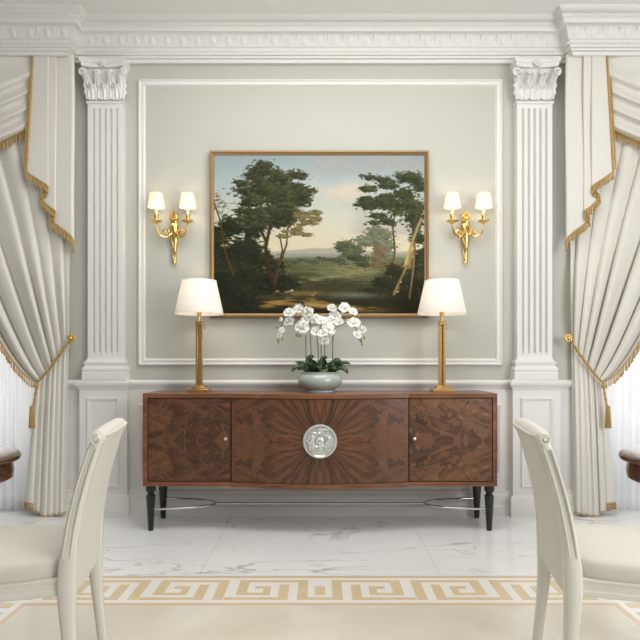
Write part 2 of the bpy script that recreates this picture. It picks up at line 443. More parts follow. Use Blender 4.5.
def rect_frame(x0, x1, z0, z1, prof, y):     # prof: (inset, depth) closed cross-section
    mb = MB()
    rings = []
    for (cx, cz, sx, sz) in ((x0, z0, 1, 1), (x1, z0, -1, 1), (x1, z1, -1, -1), (x0, z1, 1, -1)):
        rings.append([(cx + sx * o, y - d, cz + sz * o) for o, d in prof])
    mb.rings(rings, False, True)
    return mb
fr_prof = [(0, 0), (0, .012), (.005, .02), (.013, .022), (.019, .014), (.03, .012), (.034, .016), (.042, .016), (.047, .007), (.052, 0)]
a = Pt(138, 79, 3.985); b_ = Pt(502.5, 365.5, 3.985)
struct('trim_3', rect_frame(a[0], b_[0], b_[2], a[2], fr_prof, YW), M['white'])
wf = [(0, 0), (0, .01), (.006, .016), (.012, .014), (.02, .008), (.026, 0)]
a = Pt(139, 404, 3.98); b_ = Pt(501, 476, 3.98)
struct('trim_4', rect_frame(a[0], b_[0], b_[2], a[2], wf, YW - .012), M['white'])

# cornice with mitred breaks forward over the windows
def cornice():
    prof = [(0.0, 3.325), (.03, 3.325), (.036, 3.345), (.05, 3.35), (.054, 3.362), (.066, 3.366), (.078, 3.405), (.088, 3.412), (.09, 3.419),
            (.098, 3.44), (.112, 3.475), (.128, 3.487), (.145, 3.489), (.153, 3.515), (.162, 3.52), (.165, 3.54), (.178, 3.545), (.19, 3.556), (.198, 3.562), (.205, 3.575), (0, 3.575)]
    bx = 1.842; p = 0.10
    mb = MB()
    # plan corners: (x, base y offset, outward direction for mitre)
    rings = []
    def ring(fx): rings.append([fx(d, z) for d, z in prof])
    ring(lambda d, z: (-4.2, YW - p - d, z))
    ring(lambda d, z: (-bx + d, YW - p - d, z))
    ring(lambda d, z: (-bx + d, YW - d, z))
    ring(lambda d, z: (bx - d, YW - d, z))
    ring(lambda d, z: (bx - d, YW - p - d, z))
    ring(lambda d, z: (4.2, YW - p - d, z))
    mb.rings(rings, True)
    # soffit of the boxes
    for s in (-1, 1): mb.box(s * 4.2, s * (bx - .0), YW - p - .001, YW, 3.325, 3.36)
    def run(x0, x1, off):
        L = x1 - x0; n = max(1, round(L / .112)); pt = L / n
        for i in range(n):
            x = x0 + (i + .5) * pt
            # egg, its shell rim and the dart beside it, on the sloping band
            zc = 3.45; dc = .098
            egg = []
            for k in range(9):
                th = PI * k / 8
                egg.append((max(.0004, .031 * math.sin(th) * (1.0 + .12 * math.cos(th))), .034 * -math.cos(th)))
            m2 = MB(); m2.lathe(egg, 0, 0, 0, 14, .84, .28)
            m2.xform(lambda q: (q[0] + x, YW - off - dc - .36 * q[2] + q[1], zc + q[2])); mb.add(m2.v, m2.f)
            rim = [(x + .043 * math.sin(t), YW - off - dc - .36 * (-.04 * math.cos(t)) - .002, zc - .036 * math.cos(t)) for t in [(-0.82 + 1.64 * j / 14) * PI for j in range(15)]]
            mb.tube(rim, .0042, 6)
            for xx in (x + pt / 2,):
                if xx < x1 - .02:
                    mb.add([(xx - .007, YW - off - .112, 3.482), (xx + .007, YW - off - .112, 3.482), (xx, YW - off - .086, 3.42), (xx, YW - off - .124, 3.476)], [(0, 2, 3), (3, 2, 1), (0, 3, 1), (0, 1, 2)])
        for (z0, z1, d0, pit) in ((3.380, 3.392, .079, .028), (3.525, 3.534, .168, .028)):
            n = int(L / pit); 
            for i in range(n):
                x = x0 + (i + .5) * L / n
                mb.box(x - pit * .3, x + pit * .3, YW - off - d0, YW - off - d0 + .012, z0, z1)
    run(-bx + .13, bx - .13, 0)
    for s in (-1, 1):
        a, c = sorted((s * (bx + .62), s * (bx - .1))); run(a, c, p)
    # side returns
    return mb
struct('trim_5', cornice(), M['white'])

# windows in the recesses
def window(idx, s):
    mb = MB(); y0, y1 = YW + .14, YW + .2
    x0, x1 = sorted((s * XO, s * XE))
    t = .06
    mb.box(x0, x0 + t, y0, y1, 0, 3.34); mb.box(x1 - t, x1, y0, y1, 0, 3.34)
    mb.box(x0 + t, x1 - t, y0, y1, 0, .1); mb.box(x0 + t, x1 - t, y0, y1, 3.26, 3.34)
    mb.box((x0 + x1) / 2 - .035, (x0 + x1) / 2 + .035, y0, y1, .1, 3.26)
    fr = struct('window_%d' % idx, mb, M['white'], smooth=0)
    g = MB(); g.box(x0 + t, (x0 + x1) / 2 - .035, YW + .165, YW + .171, .1, 3.26); g.box((x0 + x1) / 2 + .035, x1 - t, YW + .165, YW + .171, .1, 3.26)
    obj('glass', g, M['glass'], fr, smooth=0)
window(1, -1); window(2, 1)

# ------------------------------------------------------------------ pilasters
def pilaster(s, label):
    cx = -1.568                     # built on the left, mirrored for the right
    root = thing('pilaster', label, 'pilaster', (s * -cx * -1, 3.95, 0), 'fluted pilasters flanking the panel')
    def put(name, mb, parent=root, **k):
        mb.mirror(s * -1 if s > 0 else 1)
        return obj(name, mb, M['white'], parent, **k)
    yf = 3.943                       # shaft face
    hw = .128
    # pedestal
    mb = MB(); pw = .173; yp = 3.93
    mb.box(cx - pw, cx + pw, yp, YW - .0008, .14, .93)
    # plinth
    pp = [(pw + .004, .16), (pw + .012, .15), (pw + .02, .138), (pw + .02, 0)]
    def stack(prof, dy):             # prof (halfwidth, z); front follows halfwidth
        b = MB(); rs = []
        for w, z in prof:
            e = w - pw
            rs.append([(cx - w, YW - .0008, z), (cx - w, yp - e + dy, z), (cx + w, yp - e + dy, z), (cx + w, YW - .0008, z)])
        b.rings(rs, True); return b
    b = stack(list(reversed(pp)), 0); mb.add(b.v, b.f)
    cap = [(pw, .925), (pw + .006, .93), (pw + .008, .943), (pw + .02, .953), (pw + .027, .966), (pw + .027, .98), (pw + .016, .985), (pw + .012, .997), (pw - .01, .997)]
    b = stack(cap, 0); mb.add(b.v, b.f)
    mb.xform(lambda p: (p[0] - .010, p[1], p[2])); ped = put('pedestal', mb)
    pm = MB()
    rf = [(0, 0), (0, .008), (.006, .012), (.012, .008), (.02, .006), (.022, 0)]
    r_ = rect_frame(cx - .126, cx + .106, .215, .868, rf, yp); pm.add(r_.v, r_.f)
    put('pedestal_panel', pm, ped)
    # base mouldings
    mb = MB()
    bp = [(.158, .997), (.158, 1.05), (.153, 1.056), (.158, 1.066), (.158, 1.075), (.15, 1.09), (.143, 1.098), (.143, 1.106), (.15, 1.118), (.15, 1.126), (.138, 1.135), (.13, 1.15), (hw, 1.165)]
    rs = []
    for w, z in bp:
        e = w - hw; rs.append([(cx - w, YW - .0008, z), (cx - w, yf - e, z), (cx + w, yf - e, z), (cx + w, YW - .0008, z)])
    mb.rings(rs, True); put('base', mb)
    # fluted shaft
    prof = [(cx - hw, YW - .0008), (cx - hw, yf)]
    nf = 5; m = .022; pitch = (2 * hw - 2 * m) / nf
    zt0, zt1 = 1.165, 3.015
    def sect(dep):
        p = [(cx - hw, YW - .0008), (cx - hw, yf)]
        for i in range(nf):
            x0 = cx - hw + m + i * pitch + pitch * .27; w = pitch * .46
            for k in range(9):
                th = PI * k / 8; p.append((x0 + w * (1 - math.cos(th)) / 2, yf + dep * math.sin(th) * .024))
        p += [(cx + hw, yf), (cx + hw, YW - .0008)]
        return p
    mb = MB()
    mb.rings([[(x, y, z) for x, y in sect(dp)] for z, dp in ((zt0, 0), (1.185, 0), (1.195, .75), (1.21, 1), (2.955, 1), (2.968, .75), (2.978, 0), (zt1, 0))], True)
    put('shaft', mb, smooth=50)
    # capital
    mb = MB()
    ast = [(hw, 3.008), (hw + .006, 3.011), (hw + .011, 3.021), (hw + .006, 3.031), (hw, 3.034)]
    rs = []
    for w, z in ast:
        e = w - hw; rs.append([(cx - w, YW - .0008, z), (cx - w, yf - e, z), (cx + w, yf - e, z), (cx + w, YW - .0008, z)])
    mb.rings(rs, True)
    bell = [(hw - .004, 3.03), (hw - .004, 3.09), (hw - .001, 3.16), (hw + .006, 3.21), (hw + .014, 3.25), (hw + .018, 3.262)]
    rs = []
    for w, z in bell:
        e = w - hw; rs.append([(cx - w, YW - .0008, z), (cx - w, yf - e * .7, z), (cx + w, yf - e * .7, z), (cx + w, YW - .0008, z)])
    mb.rings(rs, True)
    cap_o = put('capital', mb)
    ab = MB(); rs = []
    for e, z in ((0, 3.262), (.004, 3.27), (.004, 3.288), (.01, 3.292), (.014, 3.3), (.014, 3.318), (.01, 3.3249)):
        w = .15 + e
        loop = [(cx - w, YW - .0008, z)]
        for k in range(13):
            t = -1 + 2 * k / 12
            loop.append((cx + w * t, yf - .052 - e + .026 * (1 - t * t), z))
        loop.append((cx + w, YW - .0008, z)); rs.append(loop)
    ab.rings(rs, True); put('abacus', ab, cap_o)
    lf = MB()
    def leaf(x, z0, h, w, curl, lean=0.0, y=yf):
        def fn(u, v):
            uu = u * 2 - 1
            lob = 1 + .18 * math.cos(v * PI * 7)
            ww = w * (math.sin(PI * min(1, .18 + v * .78)) ** .7) * lob * (.75 if v > .92 else 1)
            out = .003 + .026 * v ** 2 + curl * max(0, v - .62) ** 1.5 * 3
            zz = z0 + h * v - curl * 6.0 * max(0, v - .78) ** 2
            rib = .012 * (1 - abs(uu)) + .004 * math.cos(uu * PI * 3)
            return (x + uu * ww + lean * v, y - out - rib, zz)
        lf.grid(fn, 12, 18)
    for x in (-.086, 0.0, .086): leaf(cx + x, 3.034, .11, .042, .05)
    for x in (-.125, -.045, .045, .125): leaf(cx + x * .92, 3.04, .175, .034, .06, lean=x * .1)
    for sx in (-1, 1): leaf(cx + sx * .1, 3.1, .14, .03, .04, lean=sx * .04)
    put('acanthus_leaves', lf, cap_o, solid=.006, smooth=60)
    for sx in (-1, 1):
        for (x, z, R, y) in ((.145, 3.228, .027, yf - .04), (.048, 3.228, .019, yf - .03)):
            pts = []; vo = MB()
            for k in range(40):
                t = k / 39; th = -PI / 2 + t * 4.2 * PI; r = R * (1 - .82 * t)
                pts.append((cx + sx * (x + r * math.cos(th) * (1 if x > .1 else -1)), y - .012 * t, z + r * math.sin(th)))
            vo.tube(pts, lambda t: .0085 * (1 - .45 * t), 8)
            if x > .1: stalk = bez((cx + sx * .08, yf - .004, 3.1), (cx + sx * .1, yf - .01, 3.17), (cx + sx * .122, yf - .032, 3.2), (cx + sx * .145, yf - .04, 3.201), 12)
            else: stalk = bez((cx + sx * .075, yf - .004, 3.12), (cx + sx * .07, yf - .01, 3.17), (cx + sx * .07, yf - .02, 3.2), (cx + sx * .05, yf - .03, 3.205), 12)
            vo.tube(stalk, lambda t: .006 + .003 * t, 8); put('volute', vo, cap_o)
    fl = MB()
    for k in range(6):
        th = 2 * PI * k / 6; fl.ball((cx + .016 * math.cos(th), yf - .045, 3.285 + .016 * math.sin(th)), .0105, 8, 6)
    fl.ball((cx, yf - .052, 3.285), .009, 8, 6); put('fleuron', fl, cap_o)
    return root
pilaster(-1, 'white fluted pilaster with leafy capital, between the left curtain and left wall sconce')
pilaster(1, 'white fluted pilaster with leafy capital, between the right wall sconce and right curtain')

# ------------------------------------------------------------------ drapery
random.seed(3)
def fringe(mb, pts, length, step=.012, r=.0045, jit=.15, out=(0, -.004, 0)):
    acc = 0; prev = Vector(pts[0]); dist = 0
    P = [Vector(p) for p in pts]
    for a, c in zip(P, P[1:]):
        L = (c - a).length
        while acc <= L:
            p = a + (c - a) * (acc / max(L, 1e-9)) + Vector(out)
            l = length * (1 + random.uniform(-jit, jit)); dx = random.uniform(-.003, .003); dy = random.uniform(-.003, .003)
            mb.tube([p, p + Vector((dx * .5, dy, -l * .5)), p + Vector((dx, dy, -l))], lambda t: r * (.65 + .5 * t), 5)
            acc += step
        acc -= L

def px(x, y, Z): return Pt(x, y, Z)

ROPE = bez((37, 382), (44, 378), (60, 356), (71, 338), 30)
def rope_y(u):     # u = 0 leading edge .. 1 outer edge -> pixel
    return ROPE[min(30, max(0, int(round(u * 30))))]
def rope_pt(u):
    f = min(29.999, max(0, u * 30)); i = int(f); t = f - i
    return (lerp(ROPE[i][0], ROPE[i + 1][0], t), lerp(ROPE[i][1], ROPE[i + 1][1], t))
ZC = 3.963
def curtain_point(u, v):
    """u across the cloth (0 = leading edge), v down; v in 0..1 above the rope, 1..2 below."""
    rp = rope_pt(u); rp = (rp[0] - 2.0 * u * u, rp[1])
    nf = 6.6
    ph = 2 * PI * nf * u + 1.1 * math.sin(3 * u * PI)
    xt = lerp(-150, 72.5, u)
    if v <= 1:
        p0 = (xt, 40); p3 = rp
        c1 = (lerp(-62, 71.5, u), lerp(180, 150, u))
        c2 = (lerp(-8, 69.5, u ** .9), lerp(366, 260, u ** .7))
        a = (1 - v) ** 3; b = 3 * v * (1 - v) ** 2; c = 3 * v * v * (1 - v); d = v ** 3
        X = a * p0[0] + b * c1[0] + c * c2[0] + d * p3[0]; Y = a * p0[1] + b * c1[1] + c * c2[1] + d * p3[1]
        b0 = lerp(.34, .70, u); bl = math.sin(PI * min(1, max(0, (v - b0) / (1 - b0)))); amp = lerp(.030, .015, v ** 2.2) + .024 * bl; side = lerp(7.0, 1.3, v ** 1.2)
    else:
        w = v - 1
        xb = lerp(25.5, 66, u)
        yb = lerp(507, 517.5, min(1, u * 2.2)) if u < .45 else lerp(517.5, 513.5, (u - .45) / .55)
        X = lerp(rp[0], xb, w ** .8); X += -(1 - u) * 3.0 * math.sin(PI * w) * 0
        Y = lerp(rp[1], yb, w)
        amp = lerp(.015, .036, w ** .6); side = lerp(1.3, 3.0, w)
    depth = amp * math.sin(ph) + .14 * amp * math.sin(2.3 * ph + 1.0 + v)
    X += side * math.cos(ph + .5) * (1 if 0.02 < u < .985 else .2)
    edge = min(1, u / .03, (1 - u) / .03) if 0 <= u <= 1 else 0
    zc = ZC - .027 * bl if v <= 1 else ZC - .006 * (v - 1)
    return Pt(X, Y, zc + depth * max(.2, edge))
def mir(p, s): return p if s < 0 else (-p[0], p[1], p[2])

def drapery(s):
    side = 'left' if s < 0 else 'right'
    # ---- panel
    root = thing('curtain', 'long ivory curtain drawn back to the %s-hand pilaster over the %s window' % (side, side), 'curtain', mir((-2.0, 3.95, 0), s), 'ivory window curtains')
    mb = MB(); mb.grid(lambda u, v: curtain_point(u, v * 2), 170, 110); mb.mirror(-s)
    obj('panel', mb, M['curtain'], root, smooth=180, solid=.003)
    fr = MB()
    edge = [curtain_point(0, t / 40) for t in range(24, 41)]
    edge = [(p[0] - .003, p[1] - .012, p[2]) for p in edge]
    fr.tube(edge, .006, 6); fringe(fr, edge, .055, .018, .005)
    fr.mirror(-s); obj('edge_fringe', fr, M['thread'], root)
    fr = MB()
    hem = [curtain_point(u / 120, 1.995) for u in range(0, 121)]
    fr.tube([(p[0], p[1] - .003, p[2] + .005) for p in hem], .004, 5)
    low = [curtain_point(t / 100, 1.955) for t in range(0, 14)]
    low = [(p[0], p[1] - .006, p[2]) for p in low]
    fr.tube(low, .005, 5); fringe(fr, low, .045, .02, .005)
    fr.mirror(-s); obj('hem_fringe', fr, M['thread'], root)
    # ---- tieback
    tb = thing('curtain_tieback', 'gold rope tieback with tassel holding the %s curtain' % side, 'tieback', mir(Pt(54, 365, 3.88), s), 'gold rope tiebacks')
    mb = MB()
    path = []
    for k in range(41):
        u = k / 40; r = rope_pt(u); path.append(Vector(Pt(r[0] - .6, r[1] + .6, 3.912)))
    for phs in (0, PI):
        pts = []
        for k, p in enumerate(path):
            a = k * .95 + phs; pts.append(p + Vector((.0055 * math.cos(a), .0055 * math.sin(a), .0055 * math.cos(a))))
        mb.tube(pts, .0085, 7)
    mb.mirror(-s); obj('rope', mb, M['thread'], tb)
    mb = MB()
    c0 = Vector(Pt(37, 382, 3.90)); c1 = Vector(Pt(33, 407, 3.885))
    for phs in (0, PI):
        mb.tube([c0.lerp(c1, k / 16) + Vector((.004 * math.cos(k * .9 + phs), .004 * math.sin(k * .9 + phs), 0)) for k in range(17)], .0055, 6)
    mb.ball(Pt(36.3, 386, 3.9), .016, 10, 8, 1, 1, 1.1)
    mb.mirror(-s); obj('cord', mb, M['thread'], tb)
    mb = MB(); q = Pt(32, 407, 3.885)
    mb.lathe([(.006, .012), (.014, .006), (.017, -.006), (.013, -.02), (.015, -.026)], q[0], q[1], q[2], 14)
    for k in range(60):
        th = k * 2.399; r = .014 * math.sqrt((k + .5) / 60)
        p = (q[0] + r * math.cos(th), q[1] + r * math.sin(th), q[2] - .022)
        mb.tube([p, (q[0] + 1.25 * (p[0] - q[0]), q[1] + 1.25 * (p[1] - q[1]), q[2] - .085), (q[0] + 1.5 * (p[0] - q[0]), q[1] + 1.5 * (p[1] - q[1]), q[2] - .15 + random.uniform(-.004, .004))], .0028, 5)
    mb.mirror(-s); obj('tassel', mb, M['thread'], tb)
    # holdback rosette, pin to the wall
    hb = MB(); q = Pt(71.5, 338, 3.908)
    hb.tube([(q[0], q[1], q[2]), (Pt(72, 338, YW - .002)[0], YW - .002, q[2])], .008, 10)
    for k in range(7):
        th = 2 * PI * k / 7
        hb.ball((q[0] + .02 * math.cos(th), q[1] - .002, q[2] + .02 * math.sin(th)), .012, 10, 6, 1, .6, 1)
    hb.ball((q[0], q[1] - .008, q[2]), .013, 10, 8)
    hb.mirror(-s); obj('holdback', hb, M['gilt'], tb)
    # ---- valance: swag + cascade
    va = thing('valance', 'swagged ivory valance with gold fringed cascade under the %s cornice' % side, 'valance', mir((-2.1, 3.9, 3.3), s), 'swag valances')
    xr, xl = 38.0, -239.0
    def swag(u, v):              # u 0 = right end, 1 = left end
        X = lerp(xr, xl, u)
        sag = 4 * u * (1 - u)
        Y = 50 + 76 * v + sag * (34 * min(1, v * 3.2) + 4 * v)
        Xe = X - 4.5 * v * (1 - u) + 4.5 * v * u
        fold = math.sin(v * PI * 2 * 4.6 + .35 * math.sin(u * 5))
        wgt = (.35 + .65 * min(1, sag * 2)) * (0.25 + .75 * min(1, v * 4))
        d = 3.900 - .034 * math.sin(PI * min(1, v * 1.02)) * min(1, sag * 2.5) - .028 * fold * wgt - .004 * v + .016 * max(0, 1 - u / .14) * (1 - .6 * v)
        return Pt(Xe, Y + 1.6 * math.cos(v * PI * 2 * 4.6) * wgt * math.sin(PI * v), d)
    mb = MB(); mb.grid(swag, 70, 90); mb.mirror(-s); obj('swag', mb, M['curtain'], va, smooth=180, solid=.003)
    fr = MB(); e = [swag(u / 60, 1.0) for u in range(0, 61)]
    e = [(p[0], p[1] - .006, p[2] - .002) for p in e]
    fr.tube([(p[0], p[1], p[2] + .004) for p in e], .006, 6); fringe(fr, e, .058, .019, .0052)
    fr.mirror(-s); obj('swag_fringe', fr, M['thread'], va)
    # cascade: zig-zag pleats; cloth coordinate c, (px x, depth), bottom follows c
    plan = [(0, 34.5, 3.885), (.22, 48.5, 3.878), (.235, 49.2, 3.886), (.30, 44, 3.894), (.36, 45.0, 3.897), (.48, 56.5, 3.888), (.495, 57, 3.894), (.56, 52, 3.903), (.61, 53, 3.907), (.80, 72, 3.893), (.9, 75.0, 3.91), (1.0, 74.2, 3.925)]
    def casc(c, v):
        X = smooth_interp([(a, b) for a, b, _ in plan], c) - .8; D = interp([(a, d) for a, _, d in plan], c)
        yb = interp([(0, 173), (.22, 187), (.36, 200), (.48, 211), (.61, 222), (.9, 245), (1, 247)], c)
        Y = lerp(54, yb, v)
        t = max(0, (Y - 57) / 118)
        X += -6.5 * t * max(0, 1 - c / .2) + (0.8 * math.sin(v * 5) * (1 - v)) * (c > .3) - 3.2 * t * max(0, min(1, (c - .28) / .05)) * max(0, min(1, (.5 - c) / .05)) * .6
        D += .004 * math.sin(v * 6 + c * 9)
        return Pt(X, Y, D)
    mb = MB(); mb.grid(casc, 150, 60); mb.mirror(-s); obj('cascade', mb, M['curtain'], va, smooth=60, solid=.0025)
    fr = MB()
    e = [casc(k / 200, 1.0) for k in range(201)]; e = [(p[0], p[1] - .005, p[2]) for p in e]
    fr.tube([(p[0], p[1], p[2] + .004) for p in e], .006, 6); fringe(fr, e, .046, .019, .0062)
    ie = [casc(0.0, k / 60) for k in range(61)]; ie = [(p[0] - .004, p[1] - .006, p[2]) for p in ie]
    fr.tube(ie, .0075, 6)
    for k in range(10, 46):
        q = Vector(casc(0.0, k / 47)); fr.tube([q + Vector((-.006, -.008, 0)), q + Vector((-.018, -.009, -.003)), q + Vector((-.024, -.008, -.010))], lambda t: .005 + .003 * t, 6)
    fr.mirror(-s); obj('cascade_fringe', fr, M['thread'], va)
    # ---- sheer
    sh = MB()
    x0, x1 = -XE + .02, -XO - .004
    def sheer(u, v):
        ph = u * 2 * PI * 30
        return (lerp(x1, x0, u), YW + .075 + .016 * math.sin(ph + .6 * math.sin(v * 3)) + .006 * math.sin(2.3 * ph), lerp(3.3, .012, v))
    sh.grid(sheer, 300, 8); sh.mirror(-s)
    o = obj('sheer_curtain', sh, M['sheer'], smooth=180)
    tag(o, 'sheer white voile curtain glowing in the %s window' % side, 'sheer curtain', 'sheer window curtains')
drapery(-1); drapery(1)

# ------------------------------------------------------------------ sideboard
def sideboard():
    ZF, ZB = 3.57, 3.95
    z0, z1 = .305, .920
    hx = 1.173; cx = .587
    root = thing('sideboard', 'long walnut burl sideboard with bowed middle and round pale medallion', 'sideboard', (0, 3.76, 0))
    def bow(x):
        if abs(x) > cx: return 0.0
        t = x / cx; return .012 + .074 * (1 - t * t)
    def front(off=0.0):
        pts = [(-hx + 0, ZF + off)]
        pts.append((-cx, ZF + off))
        for k in range(33):
            x = lerp(-cx, cx, k / 32); pts.append((x, ZF + off - bow(x)))
        pts += [(cx, ZF + off), (hx, ZF + off)]
        return pts
    def slab(za, zb, off, inset=0):
        f = front(off); loop = [(max(-hx + inset, min(hx - inset, x)), y) for x, y in f] + [(hx - inset, ZB), (-hx + inset, ZB)]
        mb = MB(); mb.rings([[(x, y, za) for x, y in loop], [(x, y, zb) for x, y in loop]], True); return mb
    ft = .03
    obj('top', slab(z1 - ft, z1, 0), M['walnut'], root, bevel=.002)
    obj('bottom', slab(z0, z0 + ft, 0), M['walnut'], root, bevel=.002)
    for s in (-1, 1):
        mb = MB(); mb.box(s * (hx - ft), s * hx, ZF, ZB, z0 + ft, z1 - ft); obj('side_panel', mb, M['walnut'], root, bevel=.002)
    mb = MB(); mb.box(-hx + ft, hx - ft, ZB - .012, ZB, z0 + ft, z1 - ft); mb.box(-hx + ft, hx - ft, ZF + .05, ZF + .054, z0 + ft, z1 - ft)  # back board, plus a dark sheet standing in for shade behind the door gaps
    obj('back_panel_and_gap_shade', mb, M['dark'], root, smooth=0)
    g = .004
    for s, m in ((-1, 'burl_left'), (1, 'burl_right')):
        mb = MB(); mb.box(s * (cx + g), s * (hx - ft - g), ZF + .006, ZF + .026, z0 + ft + g, z1 - ft - g)
        d = obj('door', mb, M[m], root, bevel=.0015)
        k = MB(); kx = s * (cx + .036)
        zc = EYE - 78.5 / 151.0
        prof = [(.004, 0), (.004, .008), (.010, .012), (.0115, .018), (.008, .024), (.002, .026)]
        k.lathe(prof, 0, 0, 0, 14); k.xform(lambda p: (p[0] + kx, ZF + .006 - p[2], zc + p[1]))
        kn = obj('knob', k, M['crystal'], d); kn['label'] = 'small crystal knob'
    # bowed centre door
    mb = MB(); n = 40
    loop_f = [(lerp(-cx + g, cx - g, k / n), 0) for k in range(n + 1)]
    lf = [(x, ZF + .006 - bow(x)) for x, _ in loop_f]; lb = [(x, ZF + .03 - bow(x)) for x, _ in reversed(loop_f)]
    lp = lf + lb
    mb.rings([[(x, y, z0 + ft + g) for x, y in lp], [(x, y, z1 - ft - g) for x, y in lp]], True)
    cd = obj('centre_door', mb, M['burst'], root)
    # medallion
    zc = EYE - 81.5 / 155.0; yc = ZF + .006 - bow(0)
    mb = MB()
    mb.lathe([(.111, -.004), (.111, .010), (.107, .017), (.098, .019), (.092, .014), (.089, .012), (.04, .017), (.001, .018)], 0, 0, 0, 64)
    mb.xform(lambda p: (p[0], yc - p[2], zc + p[1]))
    md = obj('medallion', mb, M['glass_medal'], root); md['label'] = 'round pale glass medallion with a carved head in relief'
    # relief: a small face in three-quarter view with flowing locks
    rl = MB()
    def b(x, z, r, sx=1, sz=1, d=.018, sy=.35): rl.ball((x, yc - d, zc + z), r, 16, 10, sx, sy, sz)
    b(-.002, -.004, .036, .82, 1.15, .016, .4)
    b(-.004, -.012, .007, .7, 2.0, .030, .9); b(-.006, .014, .02, 1.0, .3, .026, .4)
    b(-.018, .006, .006, 1.3, .6, .028, .5); b(.01, .006, .006, 1.3, .6, .028, .5)
    b(-.004, -.028, .008, 1.4, .5, .028, .5); b(-.003, -.04, .010, 1, .7, .024, .6)
    rnd = random.Random(5)
    for k in range(22):
        th = math.radians(lerp(-55, 235, k / 21)); r0 = .036; r1 = .074 + rnd.uniform(-.008, .01); tw = rnd.uniform(-.5, .5)
        pts = []
        for q in range(12):
            t = q / 11; r = lerp(r0, r1, t); a = th + tw * t + .22 * math.sin(t * 7 + k)
            pts.append((r * math.cos(a), yc - .020 - .008 * math.sin(PI * t), zc + .003 + r * math.sin(a)))
        rl.tube(pts, lambda t: .0085 * (1 - .65 * t), 7)
    rl.xform(lambda p: (p[0] * 1.14, p[1], zc + (p[2] - zc) * 1.14)); obj('relief', rl, M['glass_medal'], md)
    # legs
    lx = 1.134
    for x in (-lx, lx):
        for y in (3.62, 3.905):
            mb = MB(); n = 8
            prof = [(.0, 0), (.0165, 0), (.018, .004), (.031, .225), (.0315, .232), (.024, .24), (.0225, .25), (.0225, .256), (.032, .264), (.033, .272), (.033, z0 - .008), (.028, z0), (0, z0)]
            prof = [(max(r, .0005), z) for r, z in prof]
            rs = [[(x + r * math.cos(2 * PI * (j + .5) / n), y + r * math.sin(2 * PI * (j + .5) / n), z) for j in range(n)] for r, z in prof]
            mb.rings(rs, True); obj('leg', mb, M['black'], root, smooth=20)
    for s in (-1, 1):
        mb = MB(); zz = .142; pts = []
        for k in range(41):
            th = -PI / 2 + PI * k / 40
            pts.append((s * (-lx + .0 + .41 * math.cos(th)), 3.7625 + .1425 * math.sin(th), zz))
        mb.tube(pts, .0075, 10); o = obj('stretcher_hoop', mb, M['chrome'], root); o['label'] = 'chrome half-oval stretcher'
    mb = MB(); mb.tube([(-lx + .41, 3.7625, .142), (lx - .41, 3.7625, .142)], .0065, 10); o = obj('stretcher_rod', mb, M['chrome'], root); o['label'] = 'thin chrome rod'
sideboard()

